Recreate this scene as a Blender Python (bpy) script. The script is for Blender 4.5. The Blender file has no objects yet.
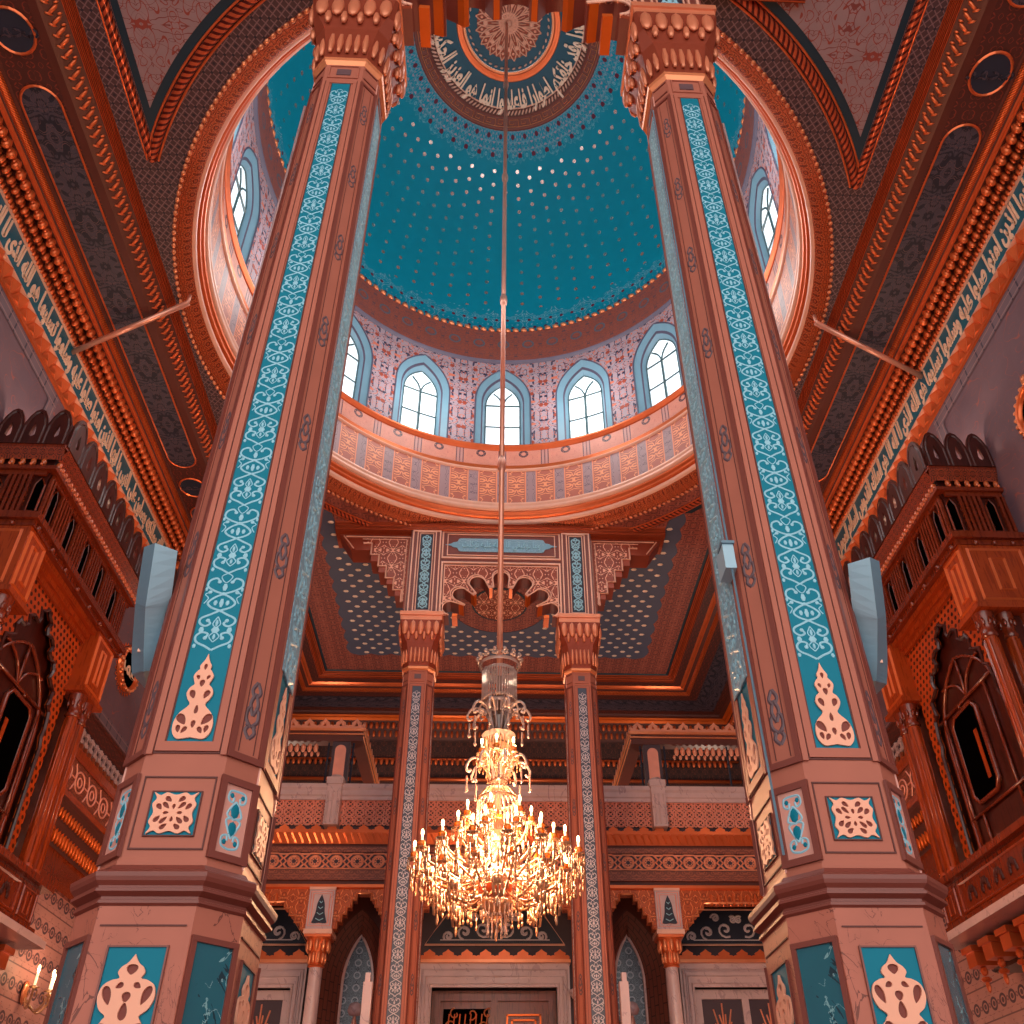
import bpy, math, random
from math import pi, sin, cos, radians as rad, sqrt, hypot, atan2
from mathutils import Vector, Matrix
random.seed(7)
SC = bpy.context.scene
COL = SC.collection
EYE = 1.6            # height of the lens above the floor; all z below are relative to the lens, roots are lifted at the end
YD = 7.42            # dome centre

# ------------------------------------------------------------------ node helper
def lin(c):
    return tuple(((x/255)/12.92 if x/255 <= .04045 else ((x/255+.055)/1.055)**2.4) for x in c[:3]) + (1,)
class X:
    nt = None
    def __init__(s, k): s.k = k
    @staticmethod
    def op(o, *a, clamp=False):
        n = X.nt.nodes.new('ShaderNodeMath'); n.operation = o; n.use_clamp = clamp
        for i, v in enumerate(a):
            if isinstance(v, X): X.nt.links.new(v.k, n.inputs[i])
            else: n.inputs[i].default_value = v
        return X(n.outputs[0])
    def __add__(s, b): return X.op('ADD', s, b)
    __radd__ = __add__
    def __sub__(s, b): return X.op('SUBTRACT', s, b)
    def __rsub__(s, b): return X.op('SUBTRACT', b, s)
    def __mul__(s, b): return X.op('MULTIPLY', s, b)
    __rmul__ = __mul__
    def __truediv__(s, b): return X.op('DIVIDE', s, b)
    def lt(s, b): return X.op('LESS_THAN', s, b)
    def gt(s, b): return X.op('GREATER_THAN', s, b)
def ab(a): return X.op('ABSOLUTE', a)
def fr(a): return X.op('FRACT', a)
def fl(a): return X.op('FLOOR', a)
def sn(a): return X.op('SINE', a)
def cs(a): return X.op('COSINE', a)
def pp(a, s): return X.op('PINGPONG', a, s)
def mx(a, b): return X.op('MAXIMUM', a, b)
def mn(a, b): return X.op('MINIMUM', a, b)
def sq(a): return X.op('SQRT', a)
def at2(a, b): return X.op('ARCTAN2', a, b)
def md(a, b): return X.op('FLOORED_MODULO', a, b)
def vec(a, b, c=0.):
    n = X.nt.nodes.new('ShaderNodeCombineXYZ')
    for i, v in enumerate((a, b, c)):
        if isinstance(v, X): X.nt.links.new(v.k, n.inputs[i])
        else: n.inputs[i].default_value = v
    return n.outputs[0]
def noise(a, b, c=0., scale=1., det=2., dist=0.):
    n = X.nt.nodes.new('ShaderNodeTexNoise'); n.inputs['Scale'].default_value = scale
    n.inputs['Detail'].default_value = det; n.inputs['Distortion'].default_value = dist
    X.nt.links.new(vec(a, b, c), n.inputs['Vector']); return X(n.outputs[0])
def arab(u, v, pu, pv, k, w, seed=0., dist=1.2):
    """mirrored curly scroll lines"""
    n = noise(pp(u, pu), pp(v, pv), seed, k, 1., dist)
    return ab(fr(n*7.) - .5).lt(w)
def rings(u, v, p, r0, w):
    a = fr(u/p)*p - p/2; d = sq(a*a+v*v); return ab(d-r0).lt(w)
def dots(u, v, p, r, asp=1.):
    """staggered dots"""
    row = fl(v/(p*asp)); uu = u + md(row, 2.)*(p/2)
    a = fr(uu/p)*p - p/2; b = (fr(v/(p*asp))-.5)*(p*asp)
    return sq(a*a+b*b).lt(r)
def mat(name, base, pats=(), rough=.55, metal=0., coat=0., bump=0., em=None, trans=0., mottle=.08, spec=.5, alpha=1.):
    m = bpy.data.materials.new(name); m.use_nodes = True; nt = m.node_tree; X.nt = nt
    b = nt.nodes['Principled BSDF']
    b.inputs['Roughness'].default_value = rough; b.inputs['Metallic'].default_value = metal
    b.inputs['Coat Weight'].default_value = coat; b.inputs['Coat Roughness'].default_value = .15
    b.inputs['Specular IOR Level'].default_value = spec
    b.inputs['Transmission Weight'].default_value = trans; b.inputs['Alpha'].default_value = alpha
    if em: b.inputs['Emission Color'].default_value = lin(em[0]); b.inputs['Emission Strength'].default_value = em[1]
    uvn = nt.nodes.new('ShaderNodeUVMap'); sp = nt.nodes.new('ShaderNodeSeparateXYZ'); nt.links.new(uvn.outputs[0], sp.inputs[0])
    u, v = X(sp.outputs[0]), X(sp.outputs[1])
    tc = nt.nodes.new('ShaderNodeTexCoord')
    def mixc(fac, c1, c2):
        n = nt.nodes.new('ShaderNodeMix'); n.data_type = 'RGBA'
        if isinstance(fac, X): nt.links.new(fac.k, n.inputs[0])
        else: n.inputs[0].default_value = fac
        for i, c in ((6, c1), (7, c2)):
            if isinstance(c, tuple): n.inputs[i].default_value = c
            else: nt.links.new(c, n.inputs[i])
        return n.outputs[2]
    c = lin(base)
    if mottle:
        nz = nt.nodes.new('ShaderNodeTexNoise'); nz.inputs['Scale'].default_value = 5.; nz.inputs['Detail'].default_value = 6.
        nt.links.new(tc.outputs['Object'], nz.inputs['Vector'])
        hi = tuple(min(1, x*(1+2.2*mottle)) for x in c[:3])+(1,); lo = tuple(x*(1-2.2*mottle) for x in c[:3])+(1,)
        c = mixc(X(nz.outputs[0]), lo, hi)
    hs = None
    for p in pats:
        k = p[0](u, v); hsgn = p[2] if len(p) > 2 else 0
        c = mixc(k, c, lin(p[1]))
        if hsgn: hs = k*hsgn if hs is None else hs + k*hsgn
    if isinstance(c, tuple): b.inputs['Base Color'].default_value = c
    else: nt.links.new(c, b.inputs['Base Color'])
    if hs is not None and bump:
        bn = nt.nodes.new('ShaderNodeBump'); bn.inputs['Strength'].default_value = bump; bn.inputs['Distance'].default_value = .02
        nt.links.new(hs.k, bn.inputs['Height']); nt.links.new(bn.outputs[0], b.inputs['Normal'])
    return m
def veins(s=1., w=.03, sd=0.):
    return lambda u, v: ab(noise(u*s+v*.35*s, v*.55*s, sd, 2.2, 5., 1.6)-.5).lt(w)*noise(u, v, 3.+sd, 3., 2.).gt(.5)

# ------------------------------------------------------------------ materials
M = {}
M['rose'] = mat('rose_paint', (174, 102, 84), rough=.5, mottle=.05, spec=.25)
M['rose_dk'] = mat('rose_moulding', (124, 62, 52), rough=.35, mottle=.05)
M['rose_lt'] = mat('pale_rose_edge', (214, 152, 138), rough=.4)
M['groove'] = mat('groove_line', (92, 40, 34), rough=.6)
M['ped'] = mat('rose_marble', (178, 104, 86), [(veins(2.6, .007), (120, 66, 56)), (veins(4.3, .005, 5.), (126, 70, 60))], rough=.45, spec=.3)
M['tealmarble'] = mat('teal_marble', (24, 96, 112), [(veins(2., .02), (12, 52, 64)), (veins(3.1, .007, 2.), (120, 170, 176))], rough=.2, coat=.4)
M['teal'] = mat('teal_panel', (0, 118, 142), rough=.5, mottle=.04, spec=.2)
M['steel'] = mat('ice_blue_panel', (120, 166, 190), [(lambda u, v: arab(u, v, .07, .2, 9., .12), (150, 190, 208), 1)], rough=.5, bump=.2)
M['ice'] = mat('ice_blue_relief', (148, 200, 218), rough=.4, mottle=.03)
M['pink'] = mat('salmon_filigree', (244, 176, 148), rough=.5, mottle=.03, spec=.25)
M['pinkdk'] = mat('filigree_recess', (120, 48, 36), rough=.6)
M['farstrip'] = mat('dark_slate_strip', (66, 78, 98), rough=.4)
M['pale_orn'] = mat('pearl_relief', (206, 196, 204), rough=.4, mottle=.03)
M['motif'] = mat('slate_relief', (96, 72, 78), rough=.5)
M['gold'] = mat('copper_gilding', (226, 110, 62), rough=.28, metal=.55)
M['goldb'] = mat('bright_copper_gilding', (244, 150, 104), rough=.28, metal=.5)
M['goldor'] = mat('orange_gilding', (226, 104, 34), rough=.32, metal=.45)
M['capcop'] = mat('capital_copper', (150, 66, 44), rough=.4, metal=.3)
M['caplt'] = mat('capital_relief', (228, 140, 104), rough=.35, metal=.35)
M['archbrown'] = mat('arch_soffit', (118, 52, 42), rough=.5)
M['gilt_orn'] = mat('carved_copper', (196, 88, 46), [(lambda u, v: arab(u, v, .09, .09, 11., .16), (120, 42, 22), -1), (lambda u, v: arab(u, v, .09, .09, 14., .05, 4.), (240, 150, 96), 1)], rough=.35, metal=.4, bump=.7)
M['reed'] = mat('reeded_copper', (196, 88, 48), [(lambda u, v: fr(v/.035).lt(.3), (100, 34, 18), -1)], rough=.32, metal=.45, bump=.5)
M['reed2'] = mat('fine_reed_copper', (190, 84, 46), [(lambda u, v: fr(v/.022).lt(.38), (84, 26, 14), -1)], rough=.35, metal=.4, bump=.4)
M['torusrope'] = mat('fine_rope_copper', (216, 102, 48), [(lambda u, v: fr((u+v)/.03).lt(.4), (140, 52, 24), -1)], rough=.3, metal=.45, bump=.6)
M['rope'] = mat('rope_copper', (206, 92, 56), [(lambda u, v: fr((u+v*.8)/.075).lt(.45), (92, 26, 18), -1)], rough=.3, metal=.4, bump=.8)
M['brown'] = mat('umber_paint', (92, 42, 32), rough=.5)
M['brown_orn'] = mat('umber_stencil', (124, 64, 50), [(lambda u, v: arab(u, v, .12, .12, 5., .12), (160, 86, 62))], rough=.5)
M['net'] = mat('slate_net_stencil', (72, 46, 50), [(lambda u, v: (ab(fr((u+v)/.085)-.5).lt(.09)), (122, 92, 96)), (lambda u, v: (ab(fr((u-v)/.085)-.5).lt(.09)), (122, 92, 96)), (lambda u, v: dots(u, v, .085, .014), (36, 24, 40))], rough=.6)
M['spandrel'] = mat('mauve_scroll_paint', (146, 118, 122), [(lambda u, v: arab(u, v, .33, .33, 4.2, .1, 2.), (140, 58, 48)), (lambda u, v: arab(u, v, .33, .33, 3., .04, 8.), (120, 56, 54))], rough=.6)
M['navyline'] = mat('dark_petrol_line', (16, 44, 60), rough=.5)
M['pill'] = mat('slate_scroll_panel', (70, 62, 76), [(lambda u, v: arab(u, v, .17, .5, 2.6, .13, 3.), (26, 28, 44)), (lambda u, v: arab(u, v, .17, .5, 3.4, .05, 6.), (34, 34, 52)), (lambda u, v: arab(u, v, .17, .5, 5., .05, 9.), (102, 76, 80))], rough=.55)
M['pillframe'] = mat('umber_band_with_red_stencil', (78, 36, 30), [(lambda u, v: arab(u, v, .1, .1, 7., .1, 9.), (128, 52, 38))], rough=.5)
M['egg'] = mat('egg_copper', (226, 112, 62), rough=.28, metal=.5)
def starfn(u, v):
    p = .128; w = (v-.74)/p; row = fl(w); a = fr(u*(32/(2*pi))+md(row, 2.)*.5)-.5; b_ = (fr(w)-.5)*p; r = sn(v*.25+.46)*3.95
    d = sq((a*(2*pi/32)*r)*(a*(2*pi/32)*r)+b_*b_); return d.lt(.037)*w.gt(0.)*v.lt(3.75)
M['domeblue'] = mat('dome_teal', (0, 142, 170), [
    (lambda u, v: arab(u*2.6, v, .17, .17, 4.2, .13, 1.)*v.lt(.55+.14*ab(sn(u*16.))), (96, 168, 188)),
    (lambda u, v: arab(u*2.6, v, .17, .17, 5., .07, 5.)*v.lt(.42+.1*ab(sn(u*16.))), (170, 150, 166)),
    (lambda u, v: dots(u*2.6, v, .34, .05)*v.lt(.55), (100, 36, 60)),
    (lambda u, v: arab(u*3.9, v, .3, .2, 3.6, .14, 3.)*v.gt(3.98-.2*ab(sn(u*18.))), (116, 168, 186)),
    (lambda u, v: dots(u*3.9, v, .22, .034)*v.gt(4.02), (104, 40, 62)), (starfn, (250, 228, 214))], rough=.6, mottle=.04, spec=.25)
def gild(m, fn):
    nt = m.node_tree; X.nt = nt; b = nt.nodes['Principled BSDF']; sp = [n for n in nt.nodes if n.type == 'SEPXYZ'][0]
    k = fn(X(sp.outputs[0]), X(sp.outputs[1])); nt.links.new(k.k, b.inputs['Metallic']); nt.links.new((.6-k*.35).k, b.inputs['Roughness'])
gild(M['domeblue'], starfn)
M['star'] = mat('star_gilding', (255, 226, 206), rough=.3, metal=.1, mottle=0)
M['greek'] = mat('umber_ring', (122, 54, 42), rough=.45)
M['drumfloral'] = mat('drum_floral_paint', (158, 140, 150), [
    (lambda u, v: arab(u, v, .766, .25, 3.4, .1, 2.), (50, 52, 78)),
    (lambda u, v: arab(u, v, .766, .3, 3., .09, 7.), (196, 106, 84)),
    (lambda u, v: dots(u, v, .36, .045, .9), (150, 62, 44)),
    (lambda u, v: dots(u+.18, v+.1, .36, .03, .9), (40, 40, 66))], rough=.6)
M['drumfrieze'] = mat('drum_umber_frieze', (148, 76, 60), [(lambda u, v: arab(u, v, .24, .3, 6., .09, 4.), (92, 66, 74)), (lambda u, v: rings(u, v-.5, .48, .1, .018), (90, 92, 104))], rough=.5)
M['drumsmall'] = mat('drum_salmon_panels', (210, 136, 116), [
    (lambda u, v: ab(fr(u/.766)-.5).gt(.42), (190, 138, 132)),
    (lambda u, v: ab(ab(fr(u/.766)-.5)-.42).lt(.012), (92, 66, 74)), (lambda u, v: ab(ab(fr(u/.766)-.5)-.5).lt(.012), (92, 66, 74)),
    (lambda u, v: rings(u, v-.3, .766, .065, .022), (60, 46, 58)), (lambda u, v: arab(u, v, .383, .2, 8., .07), (196, 118, 104))], rough=.5)
M['drumbig'] = mat('drum_carved_panels', (186, 104, 86), [
    (lambda u, v: ab(fr(u/.5)-.5).gt(.32), (166, 134, 138)),
    (lambda u, v: arab(u+.25, v, .25, .4, 3.4, .16, 3.)*ab(fr(u/.5)-.5).lt(.27), (244, 160, 116), 1),
    (lambda u, v: arab(u, v, .19, .3, 4.5, .1, 9.)*ab(fr(u/.5)-.5).gt(.36), (120, 96, 108)),
    (lambda u, v: ab(ab(fr(u/.5)-.5)-.31).lt(.022), (236, 146, 108), 1)], rough=.45, bump=.5)
M['cream'] = mat('cream_moulding', (238, 180, 156), rough=.35, metal=.1)
M['winblue'] = mat('window_blue_reveal', (112, 150, 170), rough=.45, mottle=.04)
M['winblue2'] = mat('window_slate_line', (84, 78, 98), rough=.5)
M['glazing'] = mat('glazing_bar', (60, 84, 90), rough=.4)
M['glass'] = mat('window_glass', (235, 246, 250), rough=.05, mottle=0, em=((222, 238, 248), 1.))
M['wallpaint'] = mat('side_wall_paint', (112, 88, 100), [(lambda u, v: arab(u, v, .9, .9, 2.2, .022, 2.), (150, 88, 84))], rough=.6)
M['walllower'] = mat('tile_stencil_wall', (186, 134, 126), [
    (lambda u, v: rings(u, (fr(v/.36)-.5)*.36, .2, .058, .014), (82, 56, 66)), (lambda u, v: rings(u, (fr(v/.36)-.5)*.36, .2, .014, .014), (92, 64, 72)), (lambda u, v: rings(u+.1, (fr(v/.36)-.5)*.36, .2, .02, .008), (130, 86, 88)),
    (lambda u, v: ab(fr(v/.36)-.06).lt(.022), (112, 74, 76)), (lambda u, v: arab(u, (fr(v/.36+.5))*.36, .1, .18, 9., .09)*ab(fr(v/.36)-.5).gt(.25), (128, 84, 86))], rough=.5)
M['wallborder'] = mat('wall_border_stencil', (116, 100, 112), [(lambda u, v: ab(ab(fr(u/.4)-.5)-.33).lt(.03), (62, 58, 76)), (lambda u, v: ab(ab(v-.1)-.06).lt(.009), (150, 120, 124))], rough=.6)
M['grayscroll'] = mat('grey_scroll_wall', (112, 96, 108), [(lambda u, v: arab(u, v, .3, .3, 4.2, .1, 3.), (150, 132, 142)), (lambda u, v: arab(u, v, .3, .3, 3.2, .05, 6.), (190, 98, 76))], rough=.6)
M['bandteal'] = mat('frieze_teal', (4, 104, 130), rough=.4, mottle=.04)
M['medteal'] = mat('medallion_petrol', (0, 76, 98), rough=.5, mottle=.04)
M['letters'] = mat('gilt_lettering', (255, 216, 188), rough=.5, mottle=0)
M['lettersdim'] = mat('dark_frieze_stencil', (62, 44, 44), [(lambda u, v: arab(u, v, .12, .3, 7., .14, 3.), (112, 66, 54))], rough=.5)
M['stars_ceil'] = mat('aisle_ceiling_slate', (84, 88, 112), rough=.6, mottle=.04)
M['red_sten'] = mat('brick_red_stencil', (152, 78, 66), [(lambda u, v: arab(u, v, .18, .18, 4., .13), (104, 50, 48)), (lambda u, v: arab(u, v, .18, .18, 5., .05, 4.), (178, 104, 88))], rough=.6)
def grain(u, v): return noise(u*14., v*1.2, 0., 2.5, 5., .6).gt(.56)
M['wood'] = mat('varnished_wood', (122, 44, 18), [(grain, (104, 35, 13))], rough=.25, coat=.6)
M['wood_or'] = mat('amber_wood', (164, 64, 22), [(grain, (144, 53, 17))], rough=.25, coat=.5)
M['wood_dk'] = mat('dark_wood', (66, 20, 12), [(grain, (50, 14, 8))], rough=.35, coat=.3)
M['void'] = mat('dark_opening', (4, 3, 3), rough=1., mottle=0, spec=0.)
M['marble'] = mat('grey_marble', (206, 176, 176), [(veins(1.2, .014), (182, 152, 154))], rough=.3, coat=.2)
M['door'] = mat('walnut_door', (128, 58, 46), [(grain, (104, 44, 36))], rough=.35, coat=.3)
M['copcut'] = mat('fretwork_salmon', (238, 156, 126), rough=.4, metal=.15)
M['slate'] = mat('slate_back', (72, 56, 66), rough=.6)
M['lattice'] = mat('balcony_lattice', (236, 158, 138), rough=.45)
M['navy'] = mat('ink_blue_panel', (36, 42, 60), rough=.5)
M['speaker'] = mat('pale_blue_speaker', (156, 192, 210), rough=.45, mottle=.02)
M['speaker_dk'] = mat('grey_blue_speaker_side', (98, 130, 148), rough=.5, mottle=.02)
M['crystal'] = mat('cut_crystal', (206, 178, 166), rough=.08, mottle=0, spec=1., trans=.35)
M['stemglass'] = mat('dark_cut_glass', (130, 96, 78), rough=.12, mottle=0, spec=1.)
M['crystal_w'] = mat('amber_crystal', (196, 144, 104), rough=.12, mottle=0, spec=1., trans=.25)
M['amber'] = mat('amber_glass_cup', (226, 110, 24), rough=.15, mottle=0, trans=.3)
M['flame'] = mat('flame', (255, 220, 160), em=((255, 214, 150), 14.), mottle=0)
M['wax'] = mat('candle_tube', (255, 240, 220), rough=.4, em=((255, 216, 160), 1.2), mottle=0)
M['rodmetal'] = mat('copper_rod', (232, 168, 146), rough=.3, metal=.6)
M['carpet'] = mat('red_carpet', (120, 52, 44), [(lambda u, v: arab(u, v, .5, .5, 3., .06), (170, 120, 90))], rough=.9)
M['goldglass'] = mat('gilded_panel', (226, 196, 84), [(lambda u, v: arab(u, v, .08, .16, 11., .12), (120, 100, 40))], rough=.3, metal=.3)

# ------------------------------------------------------------------ mesh helpers
class MB:
    def __init__(s): s.v = []; s.f = []; s.uv = []; s.mi = []; s.T = None
    def add(s, V, F, UV=None, T=None, mi=0):
        o = len(s.v); T = T or s.T
        s.v += [tuple(T @ Vector(p)) if T else tuple(p) for p in V]
        for i, f in enumerate(F):
            s.f.append([o+k for k in f]); s.mi.append(mi)
            if UV is not None: s.uv.append(UV[i])
            else:
                P = [Vector(V[k]) for k in f]; n = (P[1]-P[0]).cross(P[-1]-P[0]); a = max(range(3), key=lambda i: abs(n[i]))
                i1, i2 = ((1, 2), (0, 2), (0, 1))[a]; s.uv.append([(p[i1], p[i2]) for p in P])
        return s
    def box(s, x0, x1, y0, y1, z0, z1, T=None, mi=0):
        V = [(x, y, z) for x in (x0, x1) for y in (y0, y1) for z in (z0, z1)]
        return s.add(V, [(0, 1, 3, 2), (4, 6, 7, 5), (0, 4, 5, 1), (2, 3, 7, 6), (0, 2, 6, 4), (1, 5, 7, 3)], T=T, mi=mi)
    def prism(s, poly, z0, z1, T=None, mi=0):
        n = len(poly); V = [(x, y, z0) for x, y in poly]+[(x, y, z1) for x, y in poly]
        F = [tuple(range(n, 2*n)), tuple(range(n-1, -1, -1))]+[(i, (i+1) % n, n+(i+1) % n, n+i) for i in range(n)]
        return s.add(V, F, T=T, mi=mi)
    def ell(s, c, r, T=None, nu=7, nv=4, mi=0):
        V = [(c[0], c[1], c[2]-r[2])]; F = []
        for j in range(1, nv):
            a = -pi/2+pi*j/nv
            V += [(c[0]+r[0]*cos(a)*cos(2*pi*i/nu), c[1]+r[1]*cos(a)*sin(2*pi*i/nu), c[2]+r[2]*sin(a)) for i in range(nu)]
        V.append((c[0], c[1], c[2]+r[2])); L = len(V)-1
        for i in range(nu):
            F.append((0, 1+(i+1) % nu, 1+i)); F.append((L, L-nu+i, L-nu+(i+1) % nu))
            for j in range(nv-2):
                b = 1+j*nu; F.append((b+i, b+(i+1) % nu, b+nu+(i+1) % nu, b+nu+i))
        return s.add(V, F, T=T, mi=mi)
    def rev(s, prof, n=20, c=(0, 0), a0=0., a1=2*pi, T=None, mi=0, us=None):
        full = abs(a1-a0-2*pi) < 1e-6; m = n if full else n+1; V = []; F = []; UV = []
        L = [0]
        for k in range(1, len(prof)): L.append(L[-1]+hypot(prof[k][0]-prof[k-1][0], prof[k][1]-prof[k-1][1]))
        rr = us if us is not None else sum(p[0] for p in prof)/len(prof)
        for r, z in prof:
            V += [(c[0]+r*cos(a0+(a1-a0)*i/n), c[1]+r*sin(a0+(a1-a0)*i/n), z) for i in range(m)]
        for k in range(len(prof)-1):
            for i in range(n):
                j = (i+1) % m; F.append((k*m+i, k*m+j, (k+1)*m+j, (k+1)*m+i))
                u0, u1 = rr*(a0+(a1-a0)*i/n), rr*(a0+(a1-a0)*(i+1)/n)
                UV.append([(u0, L[k]), (u1, L[k]), (u1, L[k+1]), (u0, L[k+1])])
        return s.add(V, F, UV, T=T, mi=mi)
    def tube(s, pts, r, n=5, closed=False, T=None, fz=1., mi=0):
        P = [Vector(p) if len(p) == 3 else Vector((p[0], p[1], 0)) for p in pts]; N = len(P); V = []; F = []
        if N < 2: return s
        up = Vector((0, 0, 1)); t0 = (P[1]-P[0]).normalized()
        if abs(t0.z) > .9: up = Vector((1, 0, 0))
        for i in range(N):
            a = P[(i-1) % N] if closed or i > 0 else P[i]; b = P[(i+1) % N] if closed or i < N-1 else P[i]
            t = (b-a).normalized(); x = t.cross(up)
            if x.length < 1e-4: x = t.orthogonal()
            x.normalize(); y = x.cross(t); ri = r[i] if isinstance(r, (list, tuple)) else r
            for k in range(n):
                q = 2*pi*k/n; V.append(tuple(P[i]+x*(ri*cos(q))+y*(ri*fz*sin(q))))
        for i in range(N if closed else N-1):
            j = (i+1) % N
            for k in range(n): F.append((i*n+k, i*n+(k+1) % n, j*n+(k+1) % n, j*n+k))
        if not closed: F += [tuple(range(n-1, -1, -1)), tuple(range((N-1)*n, N*n))]
        return s.add(V, F, T=T, mi=mi)
    def sweep(s, prof, path, T=None, mi=0):
        """prof [(a,b)]; path: list of functions k -> mapping (a,b)->xyz ; returns quads with uv"""
        V = []; F = []; UV = []; n = len(prof); L = [0]
        for k in range(1, n): L.append(L[-1]+hypot(prof[k][0]-prof[k-1][0], prof[k][1]-prof[k-1][1]))
        for g, _ in path: V += [g(a, b) for a, b in prof]
        for i in range(len(path)-1):
            for k in range(n-1):
                F.append((i*n+k, (i+1)*n+k, (i+1)*n+k+1, i*n+k+1)); u0, u1 = path[i][1], path[i+1][1]
                UV.append([(u0, L[k]), (u1, L[k]), (u1, L[k+1]), (u0, L[k+1])])
        return s.add(V, F, UV, T=T, mi=mi)
    def merge(s, o, T=None):
        b = len(s.v); s.v += [tuple(T @ Vector(p)) if T else p for p in o.v]
        s.f += [[b+k for k in f] for f in o.f]; s.uv += o.uv; s.mi += o.mi; return s
    def mesh(s, name, mats, smooth=False):
        me = bpy.data.meshes.new(name); me.from_pydata(s.v, [], s.f); ul = me.uv_layers.new(name='UVMap')
        flat = [c for f in s.uv for p in f for c in p]
        ul.data.foreach_set('uv', flat)
        for m in (mats if isinstance(mats, (list, tuple)) else [mats]): me.materials.append(M[m] if isinstance(m, str) else m)
        me.polygons.foreach_set('material_index', s.mi)
        if smooth: me.shade_smooth() if hasattr(me, 'shade_smooth') else None
        me.update(); return me
    def build(s, name, mats, parent=None, smooth=False, M4=None):
        o = bpy.data.objects.new(name, s.mesh(name, mats, smooth)); COL.objects.link(o)
        if parent is not None:
            o.parent = parent; o.location = -parent.location if parent.parent is None else (0, 0, 0)
        if M4 is not None: o.matrix_local = M4
        return o
def link(me, name, parent, M4=None):
    o = bpy.data.objects.new(name, me); COL.objects.link(o); o.parent = parent
    if M4 is not None: o.matrix_local = M4
    return o
def thing(name, loc, label, cat, group=None):
    o = bpy.data.objects.new(name, None); COL.objects.link(o); o.location = loc; o.empty_display_size = .2
    tag(o, label, cat, group); return o
def tag(o, label, cat, group=None, kind=None):
    if label: o['label'] = label
    if cat: o['category'] = cat
    if group: o['group'] = group
    if kind: o['kind'] = kind
    return o
NT = [0]
def struct(o): o['kind'] = 'structure'; return o
def trim(mb, m, smooth=False):
    NT[0] += 1; return struct(mb.build('trim_%d' % NT[0], m, smooth=smooth))
def copy_tree(o, parent=None):
    c = o.copy(); COL.objects.link(c)
    if parent is not None: c.parent = parent
    for ch in list(o.children): copy_tree(ch, c)
    return c
def frame(o, x, y):
    x = Vector(x).normalized(); y = Vector(y).normalized(); z = x.cross(y)
    m = Matrix((x, y, z)).transposed().to_4x4(); m.translation = Vector(o); return m
def cr(pts, n=6, closed=False):
    """catmull-rom"""
    P = [Vector(p) for p in pts]; N = len(P); out = []
    for i in range(N if closed else N-1):
        g = (lambda k: P[k % N]) if closed else (lambda k: P[max(0, min(N-1, k))])
        a, b, c, d = g(i-1), g(i), g(i+1), g(i+2)
        for j in range(n):
            t = j/n; q = .5*((2*b)+(c-a)*t+(2*a-5*b+4*c-d)*t*t+(3*b-a-3*c+d)*t**3); out.append(tuple(q))
    if not closed: out.append(tuple(P[-1]))
    return out
def arc(cx, cy, r, a0, a1, n=8, ry=None): return [(cx+r*cos(rad(a0+(a1-a0)*i/n)), cy+(ry or r)*sin(rad(a0+(a1-a0)*i/n))) for i in range(n+1)]
def spiral(cx, cy, r0, r1, a0, a1, n=14): return [(cx+(r0+(r1-r0)*i/n)*cos(rad(a0+(a1-a0)*i/n)), cy+(r0+(r1-r0)*i/n)*sin(rad(a0+(a1-a0)*i/n))) for i in range(n+1)]
def shape(polys, t, bev=0., res=0):
    """2D outline(s) with holes -> solid mesh data (V, F) thickness t from z=0 to z=t"""
    cu = bpy.data.curves.new('c', 'CURVE'); cu.dimensions = '2D'; cu.fill_mode = 'BOTH'; cu.extrude = t/2
    for p in polys:
        sp = cu.splines.new('POLY'); sp.points.add(len(p)-1); sp.use_cyclic_u = True
        for i, q in enumerate(p): sp.points[i].co = (q[0], q[1], 0, 1)
    o = bpy.data.objects.new('c', cu); COL.objects.link(o)
    dg = bpy.context.evaluated_depsgraph_get(); me = bpy.data.meshes.new_from_object(o.evaluated_get(dg))
    V = [(v.co.x, v.co.y, v.co.z+t/2) for v in me.vertices]; F = [tuple(p.vertices) for p in me.polygons]
    bpy.data.objects.remove(o); bpy.data.curves.remove(cu); bpy.data.meshes.remove(me)
    return V, F
def mirror(pl): return [(-x, y) for x, y in pl][::-1]
def sym(half): return half + [(-x, y) for x, y in half[::-1] if abs(x) > 1e-6]

FORMS = {'ا': 0x8D, 'ب': 0x8F, 'ت': 0x95, 'ث': 0x99, 'ج': 0x9D, 'ح': 0xA1, 'خ': 0xA5, 'د': 0xA9, 'ذ': 0xAB, 'ر': 0xAD, 'ز': 0xAF, 'س': 0xB1, 'ش': 0xB5, 'ص': 0xB9,
         'ض': 0xBD, 'ط': 0xC1, 'ظ': 0xC5, 'ع': 0xC9, 'غ': 0xCD, 'ف': 0xD1, 'ق': 0xD5, 'ك': 0xD9, 'ل': 0xDD, 'م': 0xE1, 'ن': 0xE5, 'ه': 0xE9, 'و': 0xED, 'ى': 0xEF, 'ي': 0xF1, 'ة': 0x93}
NOFWD = 'ادذرزوىة'
def shape_arabic(t):
    out = ''
    for w in t.split(' '):
        for i, ch in enumerate(w):
            if ch not in FORMS: continue
            prev = i > 0 and w[i-1] not in NOFWD; nxt = i < len(w)-1 and ch not in NOFWD
            k = (3 if prev and nxt else 1 if prev else 2 if nxt else 0)
            if ch in NOFWD: k = 1 if prev else 0
            out += chr(0xFE00+FORMS[ch]+k)
        out += ' '
    return out[::-1]
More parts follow.
